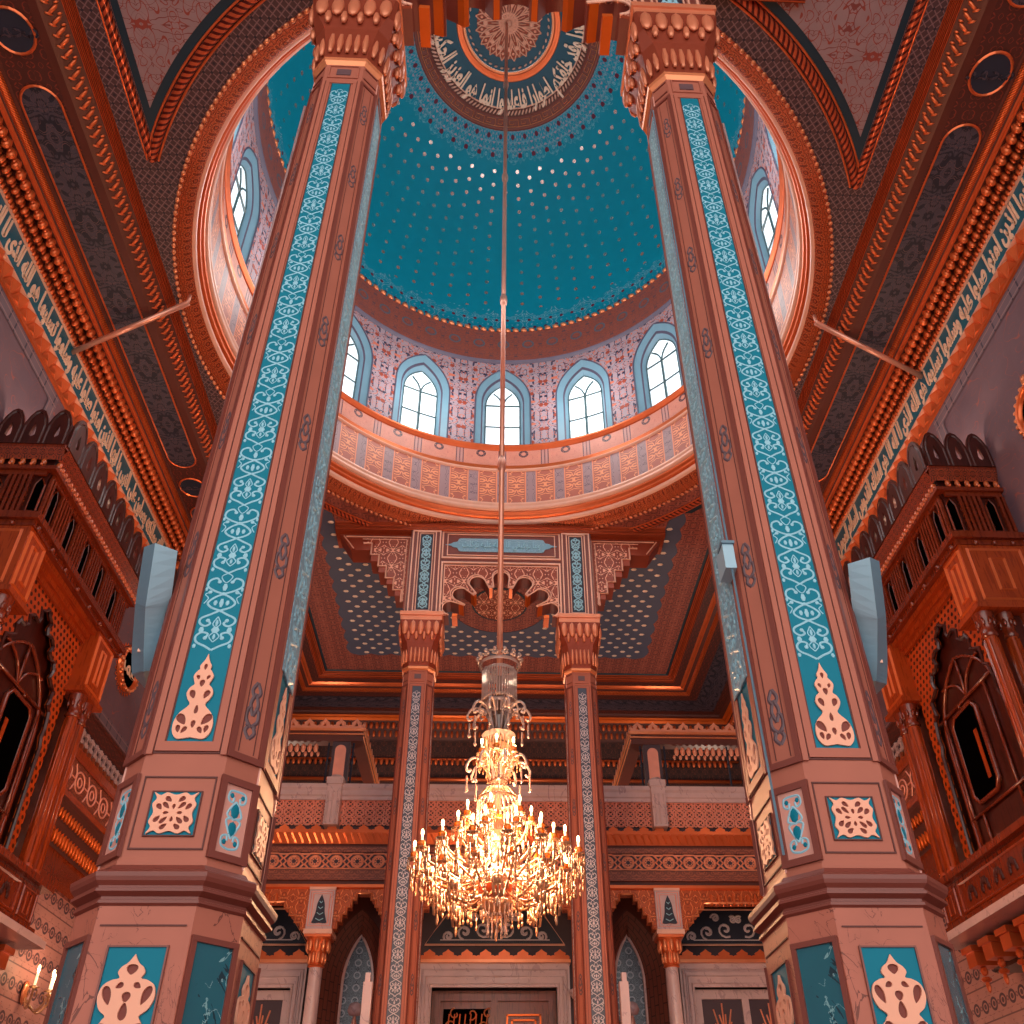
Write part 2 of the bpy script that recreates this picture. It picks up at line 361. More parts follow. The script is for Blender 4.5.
def text_mesh(txt, size, t=.012, bold=.0):
    cu = bpy.data.curves.new('t', 'FONT'); cu.body = txt; cu.size = size; cu.extrude = t/2; cu.offset = bold; cu.resolution_u = 3
    o = bpy.data.objects.new('t', cu); COL.objects.link(o)
    dg = bpy.context.evaluated_depsgraph_get(); me = bpy.data.meshes.new_from_object(o.evaluated_get(dg))
    V = [(v.co.x, v.co.y, v.co.z+t/2) for v in me.vertices]; F = [tuple(p.vertices) for p in me.polygons]
    bpy.data.objects.remove(o); bpy.data.curves.remove(cu); bpy.data.meshes.remove(me)
    if V:
        x0 = min(v[0] for v in V); V = [(v[0]-x0, v[1], v[2]) for v in V]
    return V, F

# ================================================================== COLUMNS
def octo(A, c): return [(A, -A+c), (A, A-c), (A-c, A), (-A+c, A), (-A, A-c), (-A, -A+c), (-A+c, -A), (A-c, -A)]
def osweep(mb, prof, cx, cy, mi=0):
    V = []; F = []; UV = []
    for A, c, z in prof: V += [(cx+x, cy+y, z) for x, y in octo(A, c)]
    n = len(prof); off = [0]
    P = octo(prof[0][0], prof[0][1])
    for i in range(8): off.append(off[-1]+hypot(P[(i+1) % 8][0]-P[i][0], P[(i+1) % 8][1]-P[i][1]))
    for k in range(n-1):
        for i in range(8):
            j = (i+1) % 8; F.append((k*8+i, k*8+j, (k+1)*8+j, (k+1)*8+i))
            UV.append([(off[i], prof[k][2]), (off[i+1], prof[k][2]), (off[i+1], prof[k+1][2]), (off[i], prof[k+1][2])])
    F.append(tuple(range((n-1)*8, n*8))); UV.append([(0, 0)]*8)
    F.append(tuple(range(7, -1, -1))); UV.append([(0, 0)]*8)
    return mb.add(V, F, UV)
AX = [((0, -1), (1, 0)), ((1, 0), (0, 1)), ((0, 1), (-1, 0)), ((-1, 0), (0, -1))]
s2 = sqrt(.5)
DG = [((s2, -s2), (s2, s2)), ((s2, s2), (-s2, s2)), ((-s2, s2), (-s2, -s2)), ((-s2, -s2), (s2, -s2))]
def axf(cx, cy, A, k, z=0.): n, t = AX[k]; return frame((cx+n[0]*A, cy+n[1]*A, z), (t[0], t[1], 0), (0, 0, 1))
def dgf(cx, cy, A, c, k, z=0.):
    n, t = DG[k]; d = (2*A-c)*s2; return frame((cx+n[0]*d, cy+n[1]*d, z), (t[0], t[1], 0), (0, 0, 1))

def orn_chain(z0, z1, n, wx=1.):
    """interlaced arabesque running up a panel, local (x,y)"""
    mb = MB(); h = (z1-z0)/n
    for i in range(n):
        b = z0+i*h; even = i % 2 == 0
        P = lambda L: [(x*wx, b+y*h) for x, y in L]
        R = .0115
        if even:
            L = [(cr([(0, 0), (.026, .1), (.058, .2), (.064, .34), (.046, .44), (.024, .4), (.03, .3)], 4), R),
                 (cr([(0, 1), (.03, .9), (.06, .8), (.062, .68), (.042, .6), (.024, .66), (.034, .74)], 4), R),
                 (cr([(0, .2), (.018, .34), (0, .46)], 3), R*.8), (cr([(.0, .56), (.014, .66), (0, .84)], 3), R*.8)]
            E = [(.05, .5, .014, .02), (.03, .3, .012, .012), (.034, .74, .012, .012), (.062, .1, .01, .014)]; C_ = [(0, .5, .022, .022), (0, .33, .008, .018), (0, .68, .008, .022)]
        else:
            L = [(cr([(0, 0), (.034, .08), (.05, .2), (.03, .34), (.0, .44)], 4), R),
                 (cr([(0, .44), (.036, .52), (.064, .64), (.06, .8), (.036, .86), (.024, .76)], 4), R),
                 (cr([(.064, .18), (.052, .32), (.066, .42), (.05, .48)], 4), R*.8),
                 (cr([(0, 1), (.02, .92), (.012, .8), (0, .74)], 3), R*.8)]
            E = [(.024, .76, .012, .012), (.05, .48, .012, .012), (.022, .2, .011, .018), (.066, .56, .008, .014)]; C_ = [(0, .2, .012, .03), (0, .62, .014, .026), (0, .44, .012, .012)]
        for p, r in L:
            for q in (p, mirror(p)): mb.tube(P(q), r, 4, fz=.45)
        for x, y, a, c_ in E:
            for sx in (-1, 1): mb.ell((sx*x*wx, b+y*h, 0), (a, c_, .007), nu=6, nv=4)
        for x, y, a, c_ in C_: mb.ell((x, b+y*h, 0), (a, c_, .007), nu=6, nv=4)
    return mb
def smooth_shape(half, n=5, closed_tip=True):
    pts = cr(half, n); return pts + [(-x, y) for x, y in pts[::-1]]
def tear(cx, cy, w, h, ang=0., n=9):
    out = []; w *= 1.45; h *= 1.12
    for i in range(n*2):
        t = 2*pi*i/(n*2); x = w*sin(t)*sin(t/2); y = h*(.5-.5*cos(t)) - h/2
        x = w*sin(t)*(.5+.5*cos(t/2)**2) if False else w*sin(t)*sin(t/2)**.8 if t <= pi else -w*sin(2*pi-t)*sin((2*pi-t)/2)**.8
        a = rad(ang); out.append((cx+x*cos(a)-y*sin(a), cy+x*sin(a)+y*cos(a)))
    return out[1:]
def both(h): return [h, [(-x, y) for x, y in h[::-1]]]
def filigree_spire():
    o = smooth_shape([(0, .0), (.02, -.004), (.05, -.006), (.07, .02), (.074, .06), (.062, .1), (.036, .13), (.03, .145), (.042, .165), (.05, .19), (.042, .215), (.028, .23), (.034, .25), (.038, .27), (.028, .29), (.02, .3), (.022, .315), (.012, .335), (.006, .35), (0, .372)])
    H = []
    H += both(tear(.046, .075, .014, .05, -35)); H += both(tear(.03, .03, .008, .03, 30)); H += both(tear(.052, .035, .008, .03, -10))
    H += [tear(0, .055, .008, .03)]; H += [tear(0, .12, .007, .035, 180)]
    H += both(tear(.026, .185, .01, .036, -20)); H += [tear(0, .235, .009, .03)]; H += both(tear(.019, .262, .006, .02, -20)); H += [tear(0, .31, .006, .026)]
    return [o]+H
def filigree_square(s=.155):
    a = s/2; q = [(a, a), (a*.72, a*.86), (a*.5, a*.98), (a*.25, a*.86), (0, a*.98)]
    pts = []
    base = cr([(a*1.0, a*1.02), (a*.7, a*.86), (a*.42, a*1.0), (0, a*.88), (-a*.42, a*1.0), (-a*.7, a*.86), (-a, a*1.02)], 4)[:-1]
    for k in range(4):
        c_, s_ = cos(k*pi/2), sin(k*pi/2); pts += [(x*c_-y*s_, x*s_+y*c_) for x, y in base]
    H = []
    for k in range(4):
        H.append(tear(a*.5*cos(k*pi/2+pi/4), a*.5*sin(k*pi/2+pi/4), a*.09, a*.4, k*90-45))
        for d in (-1, 1):
            an = k*pi/2+d*.42; H.append(tear(a*.72*cos(an), a*.72*sin(an), a*.1, a*.34, k*90-90+d*50))
        H.append(tear(a*.3*cos(k*pi/2), a*.3*sin(k*pi/2), a*.07, a*.24, k*90-90))
    return [pts]+H
def filigree_long():
    o = smooth_shape([(0, -.58), (.03, -.56), (.06, -.52), (.07, -.47), (.05, -.43), (.045, -.4), (.075, -.36), (.088, -.29), (.085, -.24), (.06, -.19), (.052, -.175), (.075, -.155), (.088, -.12), (.08, -.085), (.056, -.068), (.034, -.062), (.042, -.045), (.034, -.028), (.016, -.014), (0, .012)])
    H = []
    H += [tear(0, -.036, .016, .03)]; H += both(tear(.06, -.115, .012, .055, -20)); H += both(tear(.028, -.085, .008, .024, 60)); H += [tear(0, -.12, .012, .03)]
    H += [tear(0, -.16, .012, .05, 180)]; H += both(tear(.05, -.245, .02, .09, -12)); H += [tear(0, -.225, .009, .03)]; H += both(tear(.02, -.3, .01, .06, 8)); H += both(tear(.04, -.36, .009, .04, 20))
    H += [tear(0, -.4, .01, .05)]; H += both(tear(.036, -.48, .012, .05, 0)); H += [tear(0, -.53, .008, .03)]
    return [o]+H

def ftap(z): t = max(0., min(1., (z-1.46)/5.3)); return 1-.1*t
def gtap(z): t = max(0., min(1., (z-1.46)/5.3)); return 1-.26*t
def tapw(mb, cx, cy):
    mb.v = [(cx+(x-cx)*ftap(z), cy+(y-cy)*ftap(z), z) for x, y, z in mb.v]; return mb
def tapl(me, d, g=True):
    for v in me.vertices: x, y, z = v.co; v.co = (x*(gtap(y) if g else ftap(y)), y, z-d*(1-ftap(y)))
    return me
def make_column(cx, cy, label, group, far=False):
    A, c = .250, .100; AP, cP = .284, .126
    col = thing('column', (cx, cy, -EYE), label, 'column', group)
    # pedestal
    mb = MB(); osweep(mb, [(.31, .13, -EYE), (.31, .13, -1.3), (AP, cP, -1.27), (AP, cP, .9)], cx, cy)
    mb.build('pedestal', 'ped', col)
    mb = MB(); osweep(mb, [(.286, .127, .895), (.294, .129, .902), (.294, .129, .912), (.288, .128, .915), (.288, .128, .925), (.308, .132, .938), (.308, .132, .948), (.302, .131, .951), (.302, .131, .958), (.314, .134, .972), (.319, .136, .985), (.32, .136, 1.0), (.312, .133, 1.008), (.28, .12, 1.022), (.268, .114, 1.04)], cx, cy)
    mb.build('pedestal_cornice', 'rose_dk', col)
    mb = MB(); osweep(mb, [(A+.003, c, 1.03), (A+.003, c, 1.055), (A, c, 1.075), (A, c, 1.46), (A*.9, c*.9, 7.0)], cx, cy)
    mb.build('shaft', 'rose', col)
    fw = A-c
    rails = MB(); gro = MB(); raildk = MB(); edge = MB()
    for k in range(4):
        T = axf(cx, cy, A, k)
        for sx in (-1, 1):                      # long rails beside the teal strip
            xs = sorted((sx*.09, sx*.119)); rails.box(xs[0], xs[1], 1.49, 6.72, 0, .009, T)
            xs = sorted((sx*.125, sx*.147)); rails.box(xs[0], xs[1], 1.465, 6.74, 0, .010, T)
            xs = sorted((sx*.119, sx*.125)); gro.box(xs[0], xs[1], 1.475, 6.73, 0, .004, T)
        rails.box(-.1185, .1185, 1.479, 1.518, 0, .0098, T); rails.box(-.1185, .1185, 6.70, 6.734, 0, .0098, T)
        gro.box(-.1245, .1245, 1.471, 1.478, 0, .0045, T); gro.box(-.1245, .1245, 6.736, 6.742, 0, .0045, T)
        if k in (1, 3):
            for sx in (-1, 1): xs = sorted((sx*.1475, sx*.1535)); edge.box(xs[0], xs[1], 1.06, 6.9, -.004, .006, T)
        # lower square panel frame
        for y0, y1 in ((1.10, 1.106), (1.372, 1.378)): gro.box(-.13, .13, y0, y1, 0, .0047, T)
        for x0, x1 in ((-.13, -.125), (.125, .13)): gro.box(x0, x1, 1.10, 1.378, 0, .004, T)
        for y0, y1 in ((1.148, 1.153), (1.315, 1.32)): gro.box(-.0895, .0895, y0, y1, 0, .0067, T)
        for x0, x1 in ((-.09, -.085), (.085, .09)): gro.box(x0, x1, 1.148, 1.32, 0, .006, T)
        # neck panel
        rails.box(-.12, .12, 6.78, 6.79, 0, .0105, T); rails.box(-.12, .12, 6.95, 6.96, 0, .0105, T)
        for x0, x1 in ((-.119, -.11), (.11, .119)): rails.box(x0, x1, 6.785, 6.955, 0, .0095, T)
        T = axf(cx, cy, AP, k)
        gro.box(-.14, .14, .828, .833, 0, .004, T)
        for x0, x1 in ((-.098, -.092), (.092, .098)): raildk.box(x0, x1, -.92, .766, 0, .008, T)
        raildk.box(-.0975, .0975, .760, .7655, 0, .0085, T); raildk.box(-.0975, .0975, -.926, -.92, 0, .0085, T)
        # diagonals: raised frames
        T = dgf(cx, cy, A, c, k)
        for z0, z1 in ((1.075, 1.385), (1.462, 6.74)):
            for x0, x1 in ((-.078, -.053), (.053, .078)): raildk.box(x0, x1, z0, z1, 0, .012, T)
            raildk.box(-.0785, .0785, z0-.001, z0+.025, 0, .0135, T); raildk.box(-.0785, .0785, z1-.025, z1+.001, 0, .0125, T)
        raildk.box(-.06, .06, 6.80, 6.81, 0, .01, T); raildk.box(-.06, .06, 6.94, 6.95, 0, .01, T)
        for x0, x1 in ((-.034, -.030), (.030, .034)): gro.box(x0, x1, 1.50, 6.7, 0, .002, T)
        T = dgf(cx, cy, AP, cP, k)
        for x0, x1 in ((-.086, -.068), (.068, .086)): raildk.box(x0, x1, -.95, .80, 0, .012, T)
        raildk.box(-.0865, .0865, .782, .801, 0, .0128, T); raildk.box(-.0865, .0865, -.951, -.93, 0, .0128, T)
    for q_ in (rails, gro, raildk, edge): tapw(q_, cx, cy)
    edge.build('edge_bead', 'rose_lt', col)
    rails.build('face_rail', 'rose', col); gro.build('groove', 'groove', col); raildk.build('corner_moulding', 'rose_dk', col)
    # panels and reliefs: one mesh each, linked to four faces
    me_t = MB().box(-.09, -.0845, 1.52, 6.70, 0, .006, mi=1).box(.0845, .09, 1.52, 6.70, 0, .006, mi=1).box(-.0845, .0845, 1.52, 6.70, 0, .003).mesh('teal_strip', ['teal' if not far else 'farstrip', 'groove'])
    me_c = orn_chain(1.93, 6.62, 24, 1.16 if not far else 1.1).mesh('arabesque', 'ice' if not far else 'pale_orn'); me_ts = MB().box(-.112, .112, 1.93, 6.72, 0, .0135).mesh('sheen_strip', 'steel')  # side-face strips paler: sheen of grazing light put into the colour
    V, F = shape(filigree_spire(), .007); me_s = MB().add(V, F, T=Matrix.Translation((0, 1.535, .004))).mesh('filigree', 'pink')
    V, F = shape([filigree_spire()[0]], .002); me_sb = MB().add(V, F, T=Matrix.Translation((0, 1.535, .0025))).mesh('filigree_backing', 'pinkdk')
    V, F = shape(filigree_square(), .007); me_q = MB().add(V, F, T=Matrix.Translation((0, 1.234, .004))).mesh('square_filigree', 'pink')
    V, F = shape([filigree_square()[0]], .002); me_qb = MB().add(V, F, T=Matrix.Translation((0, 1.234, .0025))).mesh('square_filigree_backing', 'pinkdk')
    me_b = MB().box(-.085, .085, 1.153, 1.315, 0, .003).mesh('teal_square', 'teal')
    V, F = shape(filigree_long(), .008); me_l = MB().add(V, F, T=Matrix.Translation((0, .725, .004))).mesh('long_filigree', 'pink')
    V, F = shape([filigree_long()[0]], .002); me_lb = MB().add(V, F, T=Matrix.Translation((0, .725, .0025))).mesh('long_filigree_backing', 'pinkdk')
    me_p = MB().box(-.092, .092, -.92, .76, 0, .003).mesh('teal_pedestal_panel', 'teal')
    mo = MB()
    for k in range(7):
        b = 1.56+k*.78
        for p in ([(0, 0), (.02, .03), (.006, .06)], [(0, .05), (.024, .08), (.024, .12), (.008, .14)], [(0, .1), (.016, .15), (0, .2)], [(.004, .18), (.018, .21), (.0, .25)], [(.01, .06), (.02, .05)]):
            q = [(x, b+y) for x, y in cr(p, 4)]; mo.tube(q, .0085, 4, fz=.4); mo.tube(mirror(q), .0085, 4, fz=.4)
    me_m = mo.mesh('slate_motif', 'motif')
    mo = MB()
    for p in ([(0, 1.12), (.03, 1.13), (.034, 1.16), (.016, 1.17), (.012, 1.15)], [(0, 1.16), (.02, 1.2), (.028, 1.225), (.01, 1.235), (0, 1.23)], [(0, 1.34), (.03, 1.335), (.034, 1.305), (.016, 1.295), (.012, 1.315)], [(0, 1.3), (.02, 1.27), (.028, 1.245), (.01, 1.235)]):
        q = cr(p, 4); mo.tube(q, .0085, 4, fz=.5); mo.tube(mirror(q), .0085, 4, fz=.5)
    me_w = mo.mesh('white_motif', 'ice')
    me_wb = MB().box(-.055, .055, 1.1, 1.36, 0, .002).mesh('motif_ground', 'rose_lt')
    mo = MB()
    for zz in (1.195, 1.265): mo.ell((0, zz, .002), (.018, .03, .004), nu=8, nv=4)
    for zz in (1.145, 1.32):
        for sx in (-1, 1): mo.ell((sx*.022, zz, .002), (.009, .011, .004), nu=6, nv=4)
    me_wt = mo.mesh('motif_teal_leaf', 'teal')
    for me_, g_ in ((me_t, 1), (me_c, 1), (me_ts, 1)): tapl(me_, A)
    tapl(me_m, (2*A-c)*s2, False)
    me_d = MB().box(-.068, .068, -.93, .785, 0, .004).mesh('teal_marble_panel', 'tealmarble')
    me_n = tapl(MB().box(-.055, .055, 6.83, 6.91, 0, .006).mesh('neck_tablet', 'motif'), A, False)
    for k in range(4):
        T = axf(0, 0, A, k, EYE)
        if k in (1, 3) and not far: link(me_t, 'teal_strip', col, T); q_ = link(me_ts, 'sheen_strip', col, T); link(me_c, 'arabesque', q_, Matrix.Translation((0, 0, .012)))
        else: q_ = link(me_t, 'teal_strip', col, T); link(me_c, 'arabesque', q_)
        for me, n in ( (me_s, 'spire_filigree'), (me_sb, 'spire_filigree_backing'), (me_b, 'teal_square'), (me_q, 'square_filigree'), (me_qb, 'square_filigree_backing'), (me_n, 'neck_tablet')): link(me, n, col, T)
        T = axf(0, 0, AP, k, EYE)
        for me, n in ((me_p, 'teal_pedestal_panel'), (me_l, 'long_filigree'), (me_lb, 'long_filigree_backing')): link(me, n, col, T)
        T = dgf(0, 0, A, c, k, EYE)
        for me, n in ((me_m, 'slate_motif'), (me_w, 'white_motif'), (me_wb, 'motif_ground'), (me_wt, 'motif_teal_leaf')): link(me, n, col, T)
        link(me_d, 'teal_marble_panel', col, dgf(0, 0, AP, cP, k, EYE))
    # capital
    mb = MB(); osweep(mb, [(A*.9, c*.9, 6.98), (.25, .102, 7.0), (.256, .104, 7.03), (.24, .098, 7.05)], cx, cy); mb.build('necking', 'goldb', col)
    mb = MB(); osweep(mb, [(.238, .098, 7.04), (.244, .095, 7.1), (.262, .085, 7.3), (.275, .075, 7.45), (.305, .04, 7.6), (.328, .02, 7.84)], cx, cy)
    cap_ = mb.build('capital', 'capcop', col)
    mb = MB(); mb.box(cx-.335, cx+.335, cy-.335, cy+.335, 7.93, 8.0); mb.box(cx-.32, cx+.32, cy-.32, cy+.32, 7.84, 7.93); mb.build('abacus', 'caplt', cap_)
    lv = MB(); fl_ = MB()
    for k in range(4):
        T = axf(cx, cy, .285, k)
        for i in range(5): lv.ell((-.24+i*.12, 7.7, .035), (.05, .14, .03), T, 8, 6)
        for i in range(4): lv.ell((-.18+i*.12, 7.56, .02), (.028, .09, .03), T, 6, 5)
        T = axf(cx, cy, .25, k)
        for i in range(5): fl_.ell((-.124+i*.062, 7.24, .01), (.024, .16, .028), T, 6, 6)
        T = dgf(cx, cy, .25, .09, k)
        for i in range(2): fl_.ell((-.03+i*.06, 7.24, .008), (.022, .16, .028), T, 6, 6)
    lv.build('capital_leaf_carving', 'caplt', cap_, smooth=True); fl_.build('capital_fluting', 'caplt', cap_, smooth=True)
    return col
c1 = make_column(-1.235, 3.26, 'tall rose octagonal column in the near left, with a loudspeaker on its outer side', 'great columns')
cc = []
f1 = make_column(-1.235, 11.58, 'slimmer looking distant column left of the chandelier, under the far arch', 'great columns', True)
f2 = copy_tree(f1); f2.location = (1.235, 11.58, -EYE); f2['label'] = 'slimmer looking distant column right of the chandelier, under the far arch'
for (x, y, l) in ((1.235, 3.26, 'tall rose octagonal column in the near right, with a small pale box clipped to its inner edge'),
                  ):
    c_ = copy_tree(c1); c_.location = (x, y, -EYE); c_['label'] = l; cc.append(c_)

# ================================================================== ARCADES
def lobed(R0=.62, zc=7.95, n=150):
    C = [(.84, -8), (.81, 13), (.78, 35), (.78, 61), (.79, 90), (.78, 119), (.78, 145), (.81, 167), (.84, 188)]; r = .135
    out = []
    for i in range(n+1):
        a = pi*i/n; R = R0
        for d, b in C:
            q = a-rad(b); s_ = d*sin(q)
            if abs(s_) < r and cos(q) > 0: R = max(R, d*cos(q)+sqrt(r*r-s_*s_))
        out.append((R*cos(a), zc+R*sin(a)))
    return out
def stepped(x0, z0, x1, z1, n):
    out = [(x0, z0)]
    for i in range(n):
        xa, za = x0+(x1-x0)*i/n, z0+(z1-z0)*(i+1)/n; out += [(xa, za), (x0+(x1-x0)*(i+1)/n, za)]
    return out
M['fret'] = mat('salmon_fretwork', (150, 66, 44), [(lambda u, v: arab(u, v, .15, .17, 4.6, .17, 2.), (246, 176, 146), 1), (lambda u, v: arab(u, v, .15, .17, 3.5, .05, 6.), (96, 32, 22), -1)], rough=.4, metal=.1, bump=.6)
def wallf(y, z=0.): return frame((0, y, z), (1, 0, 0), (0, 0, 1))       # plane facing -Y ; local (x,z)
def make_arch(yf, label):
    g = thing('arcade', (0, yf+.26, 7.98), label, 'arch', 'great arcades')
    T = wallf(yf+.31)
    half = [p for p in lobed()]
    outl = [(1.0, 7.98), (1.0, 9.06), (-1.0, 9.06), (-1.0, 7.98)] + [p for p in reversed(half) if p[1] >= 7.98]
    V, F = shape([outl], .27); MB().add(V, F, T=T).build('lobed_arch_core', 'archbrown', g)
    for aa, ra in ((4.5, .70), (23.5, .65), (47, .61), (75, .63), (105, .63), (133, .61), (156.5, .65), (175.5, .70)):
        a = rad(aa); cu = MB(); cu.box(-.012, .07, yf+.03, yf+.31, -.026, .026, Matrix.Translation((ra*cos(a), 0, 7.95+ra*sin(a))) @ Matrix.Rotation(-a, 4, 'Y'))
        cu.build('lobe_cusp', 'goldor', g)
    o2 = [(.93, 7.98), (.93, 8.99), (-.93, 8.99), (-.93, 7.98)] + [p for p in reversed(half) if p[1] >= 7.98]
    V, F = shape([o2], .02); MB().add(V, F, T=wallf(yf+.045)).build('spandrel_fretwork', 'fret', g)
    tb = MB(); pts = [(x, z, 0) for x, z in half if z >= 7.98]
    for s in (1.0, 1.045): tb.tube([((x)*s, 7.95+(z-7.95)*s, 0) for x, z, _ in pts], .012, 5, T=wallf(yf+.02))
    tb.build('lobe_moulding', 'cream', g, smooth=True)
    # pilasters above columns, entablature
    mb = MB()
    for s in (-1, 1): mb.box(*sorted((s*.985, s*1.5)), yf+.0, yf+.5, 8.0, 9.7)
    mb.box(-1.0, 1.0, yf+.03, yf+.31, 9.06, 9.72); mb.build('arch_pier', 'rose_dk', g)
    fr_ = MB()
    def rectfr(x0, x1, z0, z1, w, d=.018, y=yf, bot=True):
        for a, b, c_, e in ((x0, x1, z1-w, z1), (x0, x1, z0, z0+w), (x0, x0+w, z0+w, z1-w), (x1-w, x1, z0+w, z1-w))[slice(0, 4) if bot else slice(0, 1)]+(() if bot else ((x0, x0+w, z0, z1-w), (x1-w, x1, z0, z1-w))): fr_.box(a, b, y-d, y+.02, c_, e)
    for s in (-1, 1):
        x = s*1.24
        rectfr(x-.16, x+.16, 8.03, 9.68, .018); rectfr(x-.235, x+.235, 8.0, 9.7, .022); rectfr(x-.115, x+.115, 8.05, 9.64, .012)
    rectfr(-.99, .99, 9.14, 9.72, .03, y=yf+.03); rectfr(-.9, .9, 9.2, 9.66, .016, y=yf+.03); rectfr(-.98, .98, 7.98, 9.07, .03, y=yf+.03, bot=False); rectfr(-.93, .93, 7.98, 9.0, .015, y=yf+.03, bot=False)
    fr_.build('arch_frame', 'cream', g)
    co = MB()
    prof = [(0, 9.7), (-.03, 9.72), (-.03, 9.75), (-.06, 9.77), (-.06, 9.79), (-.09, 9.8)]
    co.sweep(prof, [((lambda a, b, x=x: (x, yf+a, b)), x) for x in (-2.78, 2.78)])
    co.box(-2.78, 2.78, yf, yf+.5, 9.7, 9.798); co.build('arch_cornice', 'reed2', g)
    for s in (-1, 1):
        MB().box(s*1.24-.1, s*1.24+.1, yf-.006, yf+.004, 8.07, 9.62).build('ink_panel', 'navy', g)
        q = orn_chain(8.1, 9.6, 6).build('blue_arabesque', 'ice', g); q.matrix_local = Matrix.Translation(-Vector(g.location)) @ Matrix.Translation((s*1.24, 0, 0)) @ wallf(yf-.006)
    cart = cr([(.62, 9.29), (.7, 9.3), (.73, 9.36), (.8, 9.38), (.84, 9.41), (.93, 9.43), (.84, 9.45), (.8, 9.48), (.73, 9.5), (.7, 9.56), (.62, 9.57)], 3)
    cart = cart + [(-x, z) for x, z in cart[::-1]]
    V, F = shape([cart], .012); MB().add(V, F, T=wallf(yf+.03)).build('cartouche', 'steel', g)
    V, F = text_mesh(shape_arabic('وما توفيقي الا بالله عليه توكلت'), .22, .01, .002)
    w = max(v[0] for v in V); MB().add([((v[0]/w-.5)*1.3, v[1]*.9+9.38, v[2]) for v in V], F, T=wallf(yf+.018)).build('cartouche_lettering', 'ice', g)
    # stepped wings
    for s in (-1, 1):
        st = stepped(1.56, 8.2, 2.3, 9.36, 5)
        out = [(1.49, 7.98), (1.49, 9.7), (2.72, 9.7), (2.5, 9.36)] + st[::-1]
        out = [(s*x, z) for x, z in out]
        V, F = shape([out], .34); MB().add(V, F, T=wallf(yf+.46)).build('wing_core', 'capcop', g)
        inn = [(1.56, 8.3), (1.56, 9.6), (2.26, 9.6)] + stepped(1.6, 8.32, 2.24, 9.5, 5)[::-1]
        inn = [(s*x, z) for x, z in inn]
        V, F = shape([inn], .02); MB().add(V, F, T=wallf(yf+.12)).build('wing_fretwork', 'fret', g)
        tb = MB()
        tb.tube([(s*x, z, 0) for x, z in [(1.52, 8.0), (1.52, 9.64), (2.6, 9.64)]], .014, 5, T=wallf(yf+.11))
        tb.tube([(s*x, z, 0) for x, z in [(1.58, 8.3), (1.58, 9.58), (2.32, 9.58)]], .01, 5, T=wallf(yf+.1))
        tb.tube([(s*x, z, 0) for x, z in stepped(1.6, 8.3, 2.3, 9.5, 5)], .018, 5, T=wallf(yf+.11))
        tb.tube([(s*x, z, 0) for x, z in [(2.64, 9.65), (2.45, 9.38)]], .012, 5, T=wallf(yf+.11)); tb.build('wing_moulding', 'cream', g)
    return g
a1 = make_arch(11.32, 'far lobed arch with stepped wings above the two distant columns')
a2 = copy_tree(a1)
for ch_ in list(a2.children):
    if ch_.name.startswith('wing'): bpy.data.objects.remove(ch_)
a2.location = (0, 3.0+.26, 7.98); a2['label'] = 'near lobed arch over the two close columns, cut by the top edge of the view'

# ================================================================== DRUM AND DOME
def lathe(name, prof, m, n=128, smooth=True, parent=None, us=None):
    mb = MB().rev(prof, n, (0, YD), us=us)
    return mb.build(name, m, parent, smooth)
def ringbeads(R, z, n, size, m, tilt=0., parent=None, name=None):
    mb = MB()
    for i in range(n):
        a = 2*pi*i/n; T = Matrix.Translation((R*cos(a), YD+R*sin(a), z)) @ Matrix.Rotation(a, 4, 'Z') @ Matrix.Rotation(tilt, 4, 'X')
        mb.ell((0, 0, 0), size, T, 6, 4)
    return mb
def ltrim(prof, m, us=None): NT[0] += 1; return struct(lathe('trim_%d' % NT[0], prof, m, us=us))
ltrim([(4.16, 9.8), (4.14, 9.84), (4.03, 9.86), (3.97, 9.93)], 'gilt_orn')
ltrim([(3.97, 9.93), (3.935, 9.95), (3.925, 9.99), (3.94, 10.02)], 'cream')
ltrim([(3.94, 10.02), (3.9, 10.03), (3.89, 10.06), (3.905, 10.08), (3.87, 10.09), (3.855, 10.13), (3.87, 10.15)], 'gold')
ltrim([(3.87, 10.15), (3.83, 10.17), (3.825, 10.22), (3.845, 10.235), (3.82, 10.25), (3.82, 10.3), (3.83, 10.31)], 'cream')
ltrim([(3.83, 10.31), (3.86, 11.06)], 'drumbig', us=.5*48/(2*pi))
ltrim([(3.86, 11.06), (3.83, 11.08), (3.83, 11.11)], 'cream')
ltrim([(3.83, 11.11), (3.85, 11.13), (3.82, 11.17), (3.84, 11.2), (3.88, 11.22)], 'gold')
ltrim([(3.88, 11.22), (3.885, 11.6)], 'drumsmall', us=.766*32/(2*pi))
ltrim([(3.885, 11.6), (3.86, 11.62), (3.86, 11.65), (3.83, 11.67), (3.83, 11.71), (3.9, 11.73), (4.06, 11.74)], 'gold')
trim(ringbeads(4.15, 9.78, 300, (.025, .036, .02), 'goldb', .5), 'goldb', True)
trim(ringbeads(3.87, 14.99, 150, (.05, .078, .05), 'goldb', .5), 'goldb', True)
ltrim([(3.9, 14.0), (3.86, 14.02), (3.84, 14.05)], 'winblue2')
ltrim([(3.84, 14.05), (3.86, 14.3), (3.87, 14.6), (3.84, 14.9)], 'drumfrieze', us=3.82)
ltrim([(3.84, 14.9), (3.87, 14.93), (3.87, 14.95), (3.92, 14.99), (3.96, 15.05)], 'gold')
